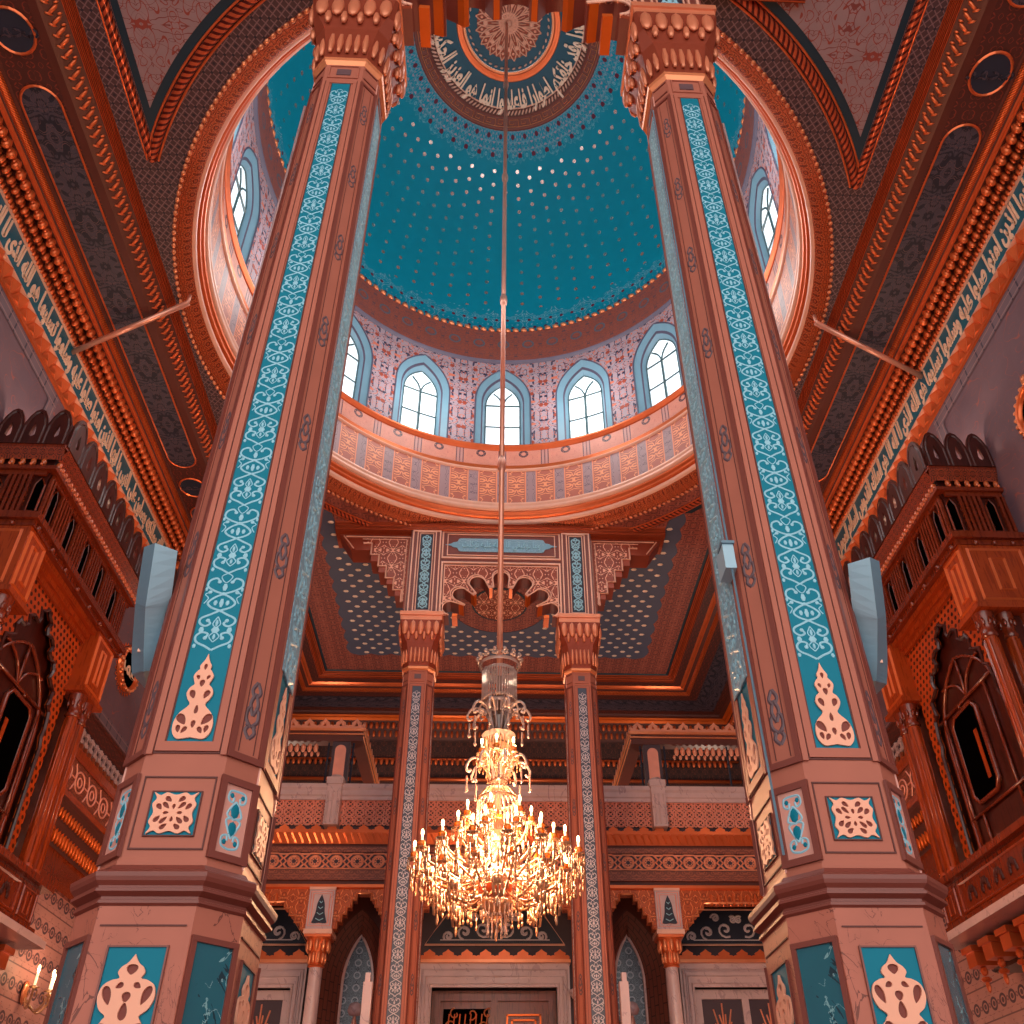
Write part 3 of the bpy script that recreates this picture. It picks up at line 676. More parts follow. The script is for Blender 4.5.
# drum wall with 16 pointed windows
NW = 16; HA = pi/NW
def pointed(hw, z0, zs, zt, n=14):
    """closed outline of a pointed arch, x half width hw, bottom z0, spring zs, top zt"""
    R = [(hw, z0), (hw, (z0+zs)/2), (hw, zs)]
    h = zt-zs; c_ = (h*h-hw*hw)/(2*hw) if h > hw else 0.
    for i in range(1, n+1):
        t = i/n
        if h > hw: Rr = hw+c_; a1_ = math.asin(min(1, h/Rr)); a = a1_*t; R.append((Rr*cos(a)-c_, zs+Rr*sin(a)))
        else: R.append((hw*cos(pi/2*t), zs+h*sin(pi/2*t)))
    return R + [(-x, z) for x, z in R[-2::-1]] + [(-hw*.5, z0), (0, z0), (hw*.5, z0)]
def strip_between(mb, A_, B_, fa, fb, uvf=None):
    n = len(A_); V = [fa(*p) for p in A_]+[fb(*p) for p in B_]
    F = [(i, (i+1) % n, n+(i+1) % n, n+i) for i in range(n)]
    UV = [[A_[i], A_[(i+1) % n], B_[(i+1) % n], B_[i]] for i in range(n)]
    mb.add(V, F, UV)
def torect(p, hw, z0, z1, zc):
    x, z = p; dx, dz = x, z-zc
    s = min([abs(hw/dx) if abs(dx) > 1e-6 else 1e9, (z1-zc)/dz if dz > 1e-6 else 1e9, (z0-zc)/dz if dz < -1e-6 else 1e9]); return (dx*s, zc+dz*s)
wall = MB(); RB = 3.9
OUT = pointed(.52, 11.74, 12.95, 13.84); MID = pointed(.4, 11.74, 12.95, 13.68); GL = pointed(.315, 11.75, 12.93, 13.5)
for w_ in range(NW):
    th = pi/2+w_*2*HA
    cyl = lambda r: (lambda x, z: (r*cos(th-x/RB), YD+r*sin(th-x/RB), z))
    hwb = HA*RB; rect = [torect(p, hwb, 11.7, 14.02, 12.7) for p in OUT]
    # make sure corners exist: snap nearest
    for cxx, czz in ((hwb, 11.7), (-hwb, 11.7), (hwb, 14.02), (-hwb, 14.02)):
        i = min(range(len(rect)), key=lambda k: (rect[k][0]-cxx)**2+(rect[k][1]-czz)**2); rect[i] = (cxx, czz)
    prev = OUT
    for k in range(1, 5):
        nx = [(a[0]+(b[0]-a[0])*k/4, a[1]+(b[1]-a[1])*k/4) for a, b in zip(OUT, rect)]
        o0 = th; strip_between(wall, prev, nx, cyl(RB), cyl(RB)); prev = nx
    # shift uv per bay is unnecessary: each bay mirrors about its own centre
    fm = MB(); strip_between(fm, OUT, MID, cyl(RB), cyl(3.95)); strip_between(fm, [(x*.93, 11.74+(z-11.74)*.965) for x, z in MID], GL, cyl(3.96), cyl(4.03))
    wn = struct(fm.build('window_%d' % (w_+1), 'winblue'))
    ln = MB(); strip_between(ln, MID, [(x*.93, 11.74+(z-11.74)*.965) for x, z in MID], cyl(3.95), cyl(3.96))
    tp = lambda L, r: [cyl(r)(x, z) for x, z in L]
    ln.tube(tp(OUT, 3.895), .014, 4, closed=True); ln.build('window_line', 'winblue2', wn)
    gb = MB()
    gb.tube(tp([(0, 11.75), (0, 12.98)], 4.02), .024, 4); gb.tube(tp([(-.31, 12.93), (0, 12.93), (.31, 12.93)], 4.02), .02, 4); gb.tube(tp([(-.31, 12.36), (0, 12.36), (.31, 12.36)], 4.02), .016, 4)
    for s in (-1, 1): gb.tube(tp(cr([(0, 12.95), (s*.06, 13.13), (s*.17, 13.27)], 4), 4.02), .017, 4)
    gb.tube(tp(GL, 4.025), .014, 4, closed=True); gb.build('glazing_bar', 'glazing', wn)
    gl = MB(); gl.add([cyl(4.04)(x, z) for x, z in GL], [tuple(range(len(GL)))]); gl.build('pane', 'glass', wn)
struct(wall.build('wall_upper', 'drumfloral'))
# dome
dome = thing('dome', (0, YD, 15.04), 'teal dome with gilded stars above the ring of windows', 'dome')
RD, HD = 3.95, 4.05
def dz(r): return 15.04+HD*sqrt(max(0, 1-(r/RD)**2))
def dang(t): return (RD*sin(t), 15.04+HD*cos(t))           # t polar angle from the apex
pr_ = [dang(rad(90)*k/48) for k in range(20, 49)]
tm = 1.76
T0 = math.asin(1.77/RD)
mb = MB(); n = 128; V = []; F = []; UV = []
K = 40
for k in range(K+1):
    t = T0*.98+(pi/2-T0*.98)*k/K; r, z = dang(t); V += [(r*cos(2*pi*i/n), YD+r*sin(2*pi*i/n), z) for i in range(n)]
for k in range(K):
    for i in range(n):
        j = (i+1) % n; F.append((k*n+i, (k+1)*n+i, (k+1)*n+j, k*n+j))
        v0, v1 = 4.0*(pi/2-T0)*k/K, 4.0*(pi/2-T0)*(k+1)/K; u0, u1 = 2*pi*i/n, 2*pi*(i+1)/n
        UV.append([(u0, v0), (u0, v1), (u1, v1), (u1, v0)])
mb.add(V, F, UV); mb.build('dome_shell', 'domeblue', dome, True)
VT = 4.0*(pi/2-T0)
med = lambda r0, r1, off, k=6: [((r0+(r1-r0)*i/k), dz(r0+(r1-r0)*i/k)-off) for i in range(k+1)]
lathe('umber_ring', [(1.79, dz(1.79)+.02)]+med(1.78, 1.55, .03)+[(1.54, dz(1.54)-.01)], 'greek', parent=dome)
gk = MB()
def onring(r, a, off=.045): return (r*cos(a), YD+r*sin(a), dz(r)-off)
NG = 44
for i in range(NG):
    a0, da = 2*pi*i/NG, 2*pi/NG
    L = [(0, 0), (.0, 1), (.75, 1), (.75, .35), (.4, .35), (.4, .62)]; L2 = [(0, 0), (1, 0), (1, .0)]
    for LL in (L, L2): gk.tube([onring(1.71-.11*y, a0+da*x) for x, y in LL], .008, 4)
gk.build('greek_key', 'goldb', dome)
def hatch(R, n, ln, m, nm, ang=.5):
    b = MB()
    for i in range(n):
        a = 2*pi*i/n; T = Matrix.Translation(onring(R, a, .05)) @ Matrix.Rotation(a, 4, 'Z') @ Matrix.Rotation(ang, 4, 'Z')
        b.ell((0, 0, 0), (ln, .02, .022), T, 6, 4)
    b.build(nm, m, dome, True)
lathe('outer_rope_base', med(1.55, 1.42, .035), 'brown', parent=dome); hatch(1.485, 130, .065, 'cream', 'outer_rope')
lathe('inscription_ring', med(1.42, .98, .03), 'medteal', parent=dome)
lathe('pale_fillet', [(1.435, dz(1.435)-.03), (1.42, dz(1.42)-.05), (1.405, dz(1.4)-.03)], 'cream', parent=dome)
lathe('inner_moulding', [(.99, dz(.99)-.03), (.965, dz(.96)-.06), (.93, dz(.93)-.035), (.9, dz(.9)-.06), (.87, dz(.87)-.035)], 'gold', parent=dome)
lathe('inner_moulding_bright', [(.87, dz(.87)-.035), (.85, dz(.85)-.055), (.82, dz(.82)-.035)], 'goldb', parent=dome)
lathe('rosette_ground', med(.82, 0.001, .03, 8), 'medteal', parent=dome); hatch(.76, 40, .04, 'cream', 'inner_beads', 1.3)
tx = shape_arabic('فما لكم لا ترجون لله وقارا وقد خلقكم اطوارا فاعلموا انما هو العزيز الحكيم وما عملوا فهو يصلح لهم')
V, F = text_mesh(tx, .34, .02, .012); w = max(v[0] for v in V)
b = MB(); VV = []
for x, y, z in V:
    a = pi/2-2*pi*(x/w-.5)*.995; rr = 1.38-(y-.02)*1.22; VV.append((rr*cos(a), YD+rr*sin(a), dz(rr)-.05-z))
b.add(VV, F); b.build('inscription', 'letters', dome)
lathe('rosette_disc', med(.6, 0.001, .04, 8), 'capcop', parent=dome)
ro = MB()
for i in range(16):
    a = 2*pi*i/16
    for r0, r1, wd, q in ((.06, .6, .07, 0.), (.25, .64, .06, pi/16)):
        L = cr([(r0, 0), ((r0+r1)/2+.05, wd), (r1, 0)], 6)
        for s in (-1, 1): ro.tube([onring(max(.01, hypot(x, y)), a+q+atan2(s*y, x), .05) for x, y in L], .013, 4)
    ro.ell(onring(.17, a, .05), (.03, .03, .015), nu=5, nv=4); ro.ell(onring(.44, a, .05), (.05, .05, .015), nu=6, nv=4); ro.ell(onring(.52, a+pi/16, .05), (.03, .03, .015), nu=6, nv=4)
    ro.tube([onring(.03, a), onring(.33, a)], .009, 4)
ro.ell(onring(.001, 0, .06), (.06, .06, .03)); ro.build('rosette', 'pink', dome, True)

# ================================================================== CEILING
ZC = 9.8
def plate(polys, z, t, m, name=None, parent=None, up=True):
    V, F = shape(polys, t); T = Matrix.Translation((0, 0, z))
    UV = [[(V[k][0], V[k][1]) for k in f] for f in F]; return MB().add(V, F, UV, T=T)
circ = lambda r, n=128: [(r*cos(2*pi*i/n), YD+r*sin(2*pi*i/n)) for i in range(n)]
cl = plate([[(-4.3, 2.9), (4.3, 2.9), (4.3, 16.2), (-4.3, 16.2)], circ(4.16)], ZC, .12, 'red_sten'); struct(cl.build('ceiling', 'red_sten'))
netp = [(-4.21, 2.9), (4.21, 2.9), (4.21, 10.2)]+[(4.165*cos(a), YD+4.165*sin(a)) for a in [math.asin(2.78/4.165)-k*(pi+2*math.asin(2.78/4.165))/90 for k in range(91)]]+[(-4.21, 10.2)]
trim(plate([netp], ZC-.005, .005, ''), 'net')
for s_, (ya_, yb_) in (('front', (-3.5, 2.9)),):
    struct(MB().box(-5.7, 5.7, ya_, yb_, 9.8, 9.95).build('ceiling.001', 'red_sten'))
def corner_poly(Xx, Rr, Y0, sx, sy):
    ya = sqrt(Rr*Rr-Xx*Xx); yb = YD-Y0; xb = sqrt(max(0, Rr*Rr-yb*yb)) if yb < Rr else 0
    a0 = atan2(ya, Xx); a1_ = atan2(yb, xb); L = [(Xx, yb)]
    L += [(Rr*cos(a0+(a1_-a0)*i/20), Rr*sin(a0+(a1_-a0)*i/20)) for i in range(21)]
    return [(sx*x, YD+sy*y) for x, y in L]
for sx in (-1, 1):
    for sy, Y0 in ((-1, 3.2), (1, 4.0)):
        b = plate([corner_poly(3.87, 4.56, Y0, sx, sy)], ZC-.012, .012, ''); trim(b, 'navyline')
        b = plate([corner_poly(3.79, 4.64, Y0, sx, sy)], ZC-.02, .012, ''); trim(b, 'spandrel' if sy < 0 else 'red_sten')
# ropes
def ycyl(x, z, r, y0, y1, m, nseg=1):
    b = MB(); n = 8; V = []; F = []; UV = []
    for y in (y0, y1): V += [(x+r*cos(2*pi*i/n), y, z+r*sin(2*pi*i/n)) for i in range(n)]
    for i in range(n): F.append((i, (i+1) % n, n+(i+1) % n, n+i)); u = r*2*pi/n; UV.append([(y0, i*u), (y0, (i+1)*u), (y1, (i+1)*u), (y1, i*u)])
    return b.add(V, F, UV)
for sx in (-1, 1):
    for ya, yb in ((2.9, 5.3), (9.54, 11.1)):
        trim(ycyl(sx*3.93, ZC-.01, .045, ya, yb, ''), 'rope', True)
        for dx, m in ((.065, 'gold'), (-.065, 'gold')): trim(ycyl(sx*(3.93+dx), ZC, .012, ya, yb, ''), m, True)
    for sy in (-1, 1):
        a0 = math.acos(3.93/4.48); a1_ = math.asin(min(1, (YD-3.2)/4.48)); aa, bb = (a0, a1_)
        for R_, rr_, m in ((4.48, .045, 'rope'), (4.545, .012, 'gold'), (4.415, .012, 'gold')):
            if sy > 0 and m == 'rope': pass
            f = (lambda t: t) if (sx > 0 and sy > 0) else (lambda t: pi-t) if sx < 0 and sy > 0 else (lambda t: -t) if sx > 0 else (lambda t: pi+t)
            b = MB(); prof = [(R_+rr_*cos(q), ZC-.01+rr_*sin(q)) for q in [pi+pi*i/8 for i in range(9)]]
            lo, hi = sorted((f(a0), f(a1_))); b.rev(prof, 40, (0, YD), lo, hi); trim(b, m, True)
# side profile of the great hall : offsets measured outwards
PW = 5.5
def side(prof, m, y0=2.2, y1=11.9, us=1.):
    for s in (-1, 1):
        b = MB(); b.sweep([(s*a, z) for a, z in prof], [((lambda a, z, y=y: (a, y, z)), y*us) for y in (y0, y1)]); trim(b, m)
side([(4.2, 9.8), (4.21, 9.78), (4.225, 9.79), (4.235, 9.77), (4.25, 9.78), (4.26, 9.76), (4.275, 9.765), (4.285, 9.745), (4.3, 9.75), (4.31, 9.73)], 'reed2')
side([(4.31, 9.73), (4.46, 9.62)], 'brown')
side([(4.46, 9.62), (4.49, 9.6), (4.58, 9.61)], 'brown')
side([(4.58, 9.62), (5.06, 9.62)], 'pillframe')
side([(5.06, 9.62), (5.075, 9.6), (5.09, 9.6)], 'brown'); side([(5.09, 9.6), (5.1, 9.57), (5.13, 9.555), (5.155, 9.56)], 'torusrope'); side([(5.155, 9.56), (5.165, 9.55), (5.175, 9.55)], 'brown'); side([(5.175, 9.55), (5.19, 9.53), (5.2, 9.53), (5.21, 9.5)], 'gold')
side([(5.21, 9.5), (5.36, 9.5), (5.5, 9.3)], 'brown')
for s in (-1, 1):
    b = MB(); y = 2.3
    while y < 11.8:
        T = Matrix.Translation((s*4.385, y, 9.665)) @ Matrix.Rotation(rad(s*36), 4, 'Y')
        b.ell((0, 0, 0), (.075, .02, .018), T @ Matrix.Rotation(rad(28*s), 4, 'Z'), 6, 4); b.ell((s*.03, .05, 0), (.045, .014, .014), T @ Matrix.Rotation(rad(-30*s), 4, 'Z'), 5, 4)
        b.ell((-s*.05, .045, 0), (.03, .014, .012), T, 5, 4); y += .095
    trim(b, 'gold', True)
    b = MB(); y = 2.3
    while y < 11.8:
        b.ell((s*5.26, y, 9.45), (.06, .05, .08), nu=6, nv=4); b.ell((s*5.25, y+.06, 9.44), (.03, .02, .05), nu=5, nv=4); b.ell((s*5.36, y+.03, 9.40), (.05, .034, .08), nu=5, nv=4); b.ell((s*5.36, y-.03, 9.41), (.03, .02, .07), nu=5, nv=4)
        b.ell((s*5.44, y, 9.34), (.034, .03, .06), nu=5, nv=4); b.ell((s*5.44, y+.055, 9.33), (.03, .024, .06), nu=5, nv=4); y += .112
    trim(b, 'egg', True)
    # calligraphic band and drops under it
    b = MB(); xx = s*(PW-.03); b.box(*sorted((xx, s*PW)), 2.2, 11.9, 8.82, 9.28); trim(b, 'bandteal')
    b = MB()
    for z in (8.80, 9.29): b.box(*sorted((s*(PW-.06), s*PW)), 2.2, 11.9, z-.012, z+.012)
    trim(b, 'cream')
    tx = shape_arabic('ان الله وملائكته يصلون على النبي يا ايها الذين امنوا صلوا عليه وسلموا تسليما هو الله الذي لا اله الا هو الملك القدوس السلام المومن المهيمن')
    V, F = text_mesh(tx, .36, .012, .013); w = max(v[0] for v in V)
    for lay, (sz, oz) in enumerate(((1., 0.),)):
        VV = [(s*(PW-.032-v[2]), (2.6+8.8*v[0]/w) if s < 0 else (11.4-8.8*v[0]/w), 8.95+v[1]*1.12) for v in V]
        trim(MB().add(VV, F), 'letters')
    b = MB(); y = 2.3
    while y < 11.8:
        b.add([(s*(PW-.01), y, 8.79), (s*(PW-.01), y+.2, 8.79), (s*(PW-.08), y+.1, 8.78), (s*(PW-.005), y+.1, 8.59)], [(0, 1, 2), (0, 2, 3), (2, 1, 3), (1, 0, 3)]); b.add([(s*(PW-.01), y+.1, 8.59), (s*(PW-.01), y+.3, 8.59), (s*(PW-.05), y+.2, 8.6), (s*(PW-.01), y+.2, 8.78)], [(0, 1, 2), (0, 2, 3), (2, 1, 3), (1, 0, 3)]); y += .2
    trim(b, 'egg')
    b = MB(); b.box(*sorted((s*(PW-.006), s*PW)), 2.2, 11.9, 8.585, 8.8); b.box(*sorted((s*(PW-.03), s*PW)), 2.2, 11.9, 8.54, 8.585); trim(b, 'gold')
    # slate panels on the soffit
    T = frame((s*4.82, 0, 9.618), (1, 0, 0), (0, -1, 0))
    def pil(y0, y1, hw=.19):
        return arc(0, -(y0+hw), hw, 0, 180, 12)+arc(0, -(y1-hw), hw, 180, 360, 12)
    for y0, y1 in ((4.5, 9.85), (10.75, 11.85), (2.3, 3.4)):
        V, F = shape([pil(y0, y1)], .012); UV = [[(V[k][0], V[k][1]) for k in f] for f in F]; trim(MB().add(V, F, UV, T=T), 'pill')
        b = MB(); b.tube([(p[0]*1.06, p[1], 0.01) for p in pil(y0-.01, y1+.01)], .014, 4, closed=True, T=T); trim(b, 'gold')
    for yc in (4.0, 10.3):
        V, F = shape([arc(0, -yc, .19, 0, 360, 24)[:-1]], .012); trim(MB().add(V, F, T=T), 'navy')
        b = MB(); b.tube([(p[0], p[1], 0.01) for p in arc(0, -yc, .2, 0, 360, 24)[:-1]], .016, 4, closed=True, T=T); trim(b, 'gold')
        V, F = text_mesh(shape_arabic('محمد'), .22, .008, .002); w = max(v[0] for v in V); trim(MB().add([(v[0]-w/2, v[1]-yc-.05, v[2]+.012) for v in V], F, T=T), 'pill')
    # tie rod
    rd = MB(); rd.tube([(s*3.99, 7.0, 9.65), (s*5.5, 7.47, 9.22)], .036, 8); rd.tube([(s*4.0, 7.0, 9.64), (s*4.0, 7.0, 9.8)], .022, 6)
    o = rd.build('tie_rod', 'rodmetal', smooth=True)
    tag(o, 'copper tie rod slanting from the ceiling to the teal frieze on the %s side' % ('left' if s < 0 else 'right'), 'rod', 'tie rods')
# ---- aisle ceiling behind the arcade
ax0, ay0, ay1 = 3.6, 10.75, 15.95
fld = []
def scal(x0, y0, x1, y1, n, nx, ny):
    out = []
    for i in range(n):
        for j in range(6):
            t = (i+j/6)/n; q = .07*abs(sin(pi*j/6)); out.append((x0+(x1-x0)*t+nx*q, y0+(y1-y0)*t+ny*q))
    return out
# slate starred field with scalloped edge and a round medallion
X1, Y0_, Y1_ = 3.02, 11.12, 15.3
fld = [(-2.95, 10.78), (-2.82, 10.9), (-2.7, 11.86), (2.7, 11.86), (2.82, 10.9), (2.95, 10.78)]+scal(X1, 10.85, X1, Y1_, 11, 1, 0)+scal(X1, Y1_, -X1, Y1_, 15, 0, 1)+scal(-X1, Y1_, -X1, 10.85, 11, -1, 0)
b = plate([fld, [(.95*cos(-2*pi*i/40), 13.52+.95*sin(-2*pi*i/40)) for i in range(40)]], ZC-.01, .01, ''); trim(b, 'stars_ceil')
b = plate([[(.53*cos(2*pi*i/40), 13.52+.53*sin(2*pi*i/40)) for i in range(40)]], ZC-.016, .01, ''); trim(b, 'navyline')
b = plate([[(.49*cos(2*pi*i/40), 13.52+.49*sin(2*pi*i/40)) for i in range(40)]], ZC-.022, .01, ''); trim(b, 'fret')
b = MB(); k = 0; y = 11.25
while y < 15.3:
    x = -2.85+(.15 if k % 2 else 0)
    while x < 2.9:
        if hypot(x, y-13.52) > 1.0 and (y > 11.95 or abs(x) > 2.75): b.ell((x, y, ZC-.012), (.058, .04, .012), nu=6, nv=4)
        x += .3
    y += .16; k += 1
trim(b, 'star', True)
def aisle(prof, m):
    """prof (outward offset, z) swept round three sides with mitres"""
    cor = [(-1, 11.0, 0, -1), (-1, ay1, -1, 1), (1, ay1, 1, 1), (1, 11.0, 0, 1)]
    fs = [(lambda d, z: (-ax0-d, 11.6, z)), (lambda d, z: (-ax0-d, ay1+d, z)), (lambda d, z: (ax0+d, ay1+d, z)), (lambda d, z: (ax0+d, 11.6, z))]
    for i in range(3):
        L = [fs[i], fs[i+1]]; le = (0, 4.5) if i != 1 else (-4, 4)
        b = MB(); b.sweep(prof, [(L[0], le[0]), (L[1], le[1])]); trim(b, m)
aisle([(0, 9.79), (.03, 9.77), (.05, 9.79)], 'navyline')
aisle([(.05, 9.79), (.1, 9.74), (.16, 9.76), (.2, 9.72), (.2, 9.7)], 'reed')
aisle([(.2, 9.7), (.36, 9.7)], 'pillframe')
aisle([(.36, 9.7), (.4, 9.67), (.43, 9.68), (.45, 9.66)], 'gold'); aisle([(.45, 9.66), (.52, 9.65)], 'brown'); aisle([(.52, 9.65), (.56, 9.6), (.6, 9.6)], 'torusrope')
aisle([(.6, 9.61), (1.45, 9.61)], 'pillframe'); aisle([(.8, 9.6), (1.28, 9.6)], 'pill')
aisle([(1.45, 9.61), (1.47, 9.57), (1.54, 9.56)], 'brown'); aisle([(1.54, 9.56), (1.58, 9.53), (1.62, 9.53), (1.66, 9.48)], 'goldor')
aisle([(1.66, 9.48), (1.76, 9.4), (1.9, 9.07)], 'brown')
b = MB()
for s in (-1, 1):
    y = 11.7
    while y < 17.6:
        b.ell((s*5.3, y, 9.38), (.05, .045, .09), nu=6, nv=4); b.ell((s*5.4, y+.06, 9.22), (.04, .035, .09), nu=6, nv=4); y += .125
x = -5.2
while x < 5.3:
    b.ell((x, 17.66, 9.38), (.045, .05, .09), nu=6, nv=4); b.ell((x+.06, 17.75, 9.22), (.035, .04, .09), nu=6, nv=4); x += .125
trim(b, 'egg', True)
b = MB(); b.box(-5.45, 5.45, 17.8, 17.85, 8.64, 9.07); b.box(-5.5, -5.45, 11.9, 17.85, 8.64, 9.07); b.box(5.45, 5.5, 11.9, 17.85, 8.64, 9.07); trim(b, 'lettersdim')
b = MB(); x = -5.3
while x < 5.3: b.ell((x, 17.76, 8.54), (.04, .05, .09), nu=6, nv=4); x += .12
b.box(-5.45, 5.45, 17.76, 17.84, 8.6, 8.63); b.box(-5.45, 5.45, 17.76, 17.84, 8.1, 8.16); trim(b, 'egg', True)

# ================================================================== WALLS, FLOOR
fl_o = struct(MB().box(-5.7, 5.7, -4., 18.1, -EYE-.2, -EYE).build('floor', 'carpet'))
for s, nm in ((-1, 'wall_left'), (1, 'wall_right')):
    b = MB(); x0, x1 = sorted((s*5.5, s*5.7)); b.box(x0, x1, -1.5, 18.05, -EYE, 3.5, mi=0); b.box(x0, x1, -1.5, 18.05, 3.5, 9.9, mi=1)
    struct(b.build(nm, ['walllower', 'wallpaint']))
    # painted frames on the upper wall
    b = MB(); T = frame((s*5.499, 0, 0), (0, -s, 0), (0, 0, 1))
    def bord(ya, yb, za, zb, w):
        for a, c_, d, e in ((ya, yb, zb-w, zb), (ya, yb, za, za+w), (ya, ya+w, za+w, zb-w), (yb-w, yb, za+w, zb-w)):
            if (c_-a) > (e-d): V = [(a, d), (c_, d), (c_, e), (a, e)]; UV = [(a, 0), (c_, 0), (c_, .2), (a, .2)]
            else: V = [(a, d), (c_, d), (c_, e), (a, e)]; UV = [(d, 0), (d, .2), (e, .2), (e, 0)]
            b.add([(s*5.49, y, z) for y, z in V], [(0, 1, 2, 3)], [UV])
    bord(3.9, 7.6, 5.8, 8.5, .18); bord(7.75, 12.4, 5.8, 8.5, .18)
    trim(b, 'wallborder')
    b = MB(); b.add([(s*5.485, y, z) for y, z in ((8.3, 6.5), (12.1, 6.5), (12.1, 8.3), (8.3, 8.3))], [(0, 1, 2, 3)], [[(8.3, 6.5), (12.1, 6.5), (12.1, 8.3), (8.3, 8.3)]])
    # string courses between the loge and the gallery
    def course(prof, m, y0=9.75, y1=13.95):
        c_ = MB(); c_.sweep([(s*(5.5-a), z) for a, z in prof], [((lambda a, z, y=y: (a, y, z)), y) for y in (y0, y1)]); trim(c_, m)
    course([(0, 3.5), (.06, 3.5), (.06, 3.6), (.04, 3.62), (.04, 3.9)], 'wood')
    course([(.04, 3.9), (.3, 4.28), (.3, 4.34)], 'brown')
    course([(.3, 4.34), (.3, 4.42), (.27, 4.43)], 'wood_or'); course([(.26, 4.43), (.26, 4.85)], 'course_ros' if 'course_ros' in M else 'brown_orn')
    course([(.27, 4.85), (.3, 4.87), (.3, 4.97)], 'wood_or'); course([(.2, 5.0), (.02, 5.02), (.02, 5.24)], 'brown'); course([(.03, 5.24), (.03, 5.5)], 'slate'); course([(.04, 5.5), (.04, 5.7), (.06, 5.72), (.06, 5.76)], 'pillframe')
    c_ = MB(); y = 9.8
    while y < 13.9:
        c_.ell((s*5.38, y, 4.02), (.04, .03, .13), nu=6, nv=4); c_.ell((s*5.26, y, 4.2), (.035, .026, .1), nu=6, nv=4)
        y += .085
    trim(c_, 'goldor', True)
    c_ = MB(); y = 9.85
    while y < 13.9: c_.tube([(s*5.36, y, 5.0), (s*5.44, y+.1, 5.24)], .035, 6); y += .14
    trim(c_, 'egg', True)
    c_ = MB(); y = 9.85
    while y < 13.9:
        for dy, dz_, h in ((0, 0, .2), (-.04, -.06, .05), (.04, -.06, .05), (-.04, .06, .05), (.04, .06, .05)): c_.box(*sorted((s*5.44, s*5.47)), y+dy-.02, y+dy+.02, 5.37+dz_-h/2, 5.37+dz_+h/2)
        y += .16
    trim(c_, 'marble')
    c_ = MB(); y = 9.95
    while y < 13.9:
        T = frame((s*5.235, y, 4.64), (0, s*-1, 0), (0, 0, 1))
        c_.tube([(.13*cos(2*pi*i/16), .13*sin(2*pi*i/16), 0) for i in range(16)], .014, 4, closed=True, T=T); c_.tube([(.06*cos(2*pi*i/8), .06*sin(2*pi*i/8), 0) for i in range(8)], .012, 4, closed=True, T=T)
        for q in ((-.2, .15), (-.14, .02), (-.2, -.15)): pass
        c_.tube([(-.2, -.17, 0), (-.13, -.06, 0), (-.13, .06, 0), (-.2, .17, 0)], .012, 4, T=T); c_.tube([(.13, .0, 0), (.27, .0, 0)], .012, 4, T=T); y += .4
    trim(c_, 'lattice')
b = MB(); b.box(-5.7, 5.7, 17.85, 18.05, -EYE, 9.9); struct(b.build('wall_back', 'lettersdim'))
b = MB()   # ground-floor back wall, behind the gallery front, with openings left for the doors
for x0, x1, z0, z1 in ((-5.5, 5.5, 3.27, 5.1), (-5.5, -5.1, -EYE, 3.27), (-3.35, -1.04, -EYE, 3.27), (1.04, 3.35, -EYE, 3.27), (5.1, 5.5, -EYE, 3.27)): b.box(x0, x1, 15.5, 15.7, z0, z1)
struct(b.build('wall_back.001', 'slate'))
struct(MB().box(-5.5, 5.5, 14.2, 17.85, 4.95, 5.1).build('floor.001', 'brown'))

# ================================================================== GALLERY FRONT (y = 14)
YG = 14.0
gal = thing('balcony', (0, YG, 4.54), 'gallery front with pierced pink parapet and rosette frieze across the far end', 'balcony')
def hbox(m, z0, z1, d, nm, x0=-5.48, x1=5.48, dd=.3): MB().box(x0, x1, YG-d, YG+dd, z0, z1).build(nm, m, gal)
def hprof(prof, m, nm, x0=-5.48, x1=5.48):
    b = MB(); b.sweep([(YG-d, z) for d, z in prof], [((lambda a, z, x=x: (x, a, z)), x) for x in (x0, x1)]); b.build(nm, m, gal)
hprof([(.0, 6.0), (.03, 6.0), (.03, 6.06), (.06, 6.08), (.06, 6.16), (.09, 6.2), (.09, 6.27), (-.2, 6.27)], 'marble', 'hand_rail')
MB().box(-5.48, 5.48, YG+.1, YG+.12, 5.5, 6.0).build('parapet_back', 'slate', gal)
lt = MB()
x = -5.46; p = .17
while x < 5.46:
    for r_ in range(3):
        cz = 5.58+p*(r_+.5)*.88; T = wallf(YG+.05)
        cx_ = x+p/2
        lt.tube([(cx_+.07*cos(2*pi*i/8+.39), cz+.07*sin(2*pi*i/8+.39), 0) for i in range(8)], .021, 4, closed=True, T=T)
        for dx, dz_ in ((1, 1), (1, -1)): lt.tube([(cx_-p/2*dx, cz-p/2*dz_*.88, 0), (cx_+p/2*dx, cz+p/2*dz_*.88, 0)], .012, 4, T=T)
    x += p
lt.build('parapet_lattice', 'lattice', gal)
def crest_unit(w, h): return cr([(w*.5, 0), (w*.5, h*.3), (w*.38, h*.42), (w*.28, h*.4), (w*.3, h*.62), (w*.14, h*.78), (0, h)], 3)
def crest_strip(x0, x1, z0, w, h, T, m, nm, par, t=.04, hole=True):
    n = max(1, round((x1-x0)/w)); w = (x1-x0)/n; u = crest_unit(w, h); o = u+[(-x, z) for x, z in u[-2::-1]]
    H = [[(-w*.12, h*.3), (w*.12, h*.3), (0, h*.62)]] if hole else []
    V, F = shape([o]+H, t); b = MB()
    for i in range(n): b.add(V, F, T=T @ Matrix.Translation((x0+(i+.5)*w, z0, 0)))
    return b.build(nm, m, par) if par is not None or nm else b
crest_strip(-5.46, 5.46, 5.42, .26, .14, wallf(YG+.0), 'gold', 'parapet_crest', gal, hole=False)
hprof([(0, 5.44), (.12, 5.42), (.12, 5.39), (.04, 5.22)], 'gold', 'crest_moulding')
dr = MB(); x = -5.4
while x < 5.4: dr.tube([(x, YG-.11, 5.38), (x+.07, YG-.03, 5.24)], .026, 5); x += .12
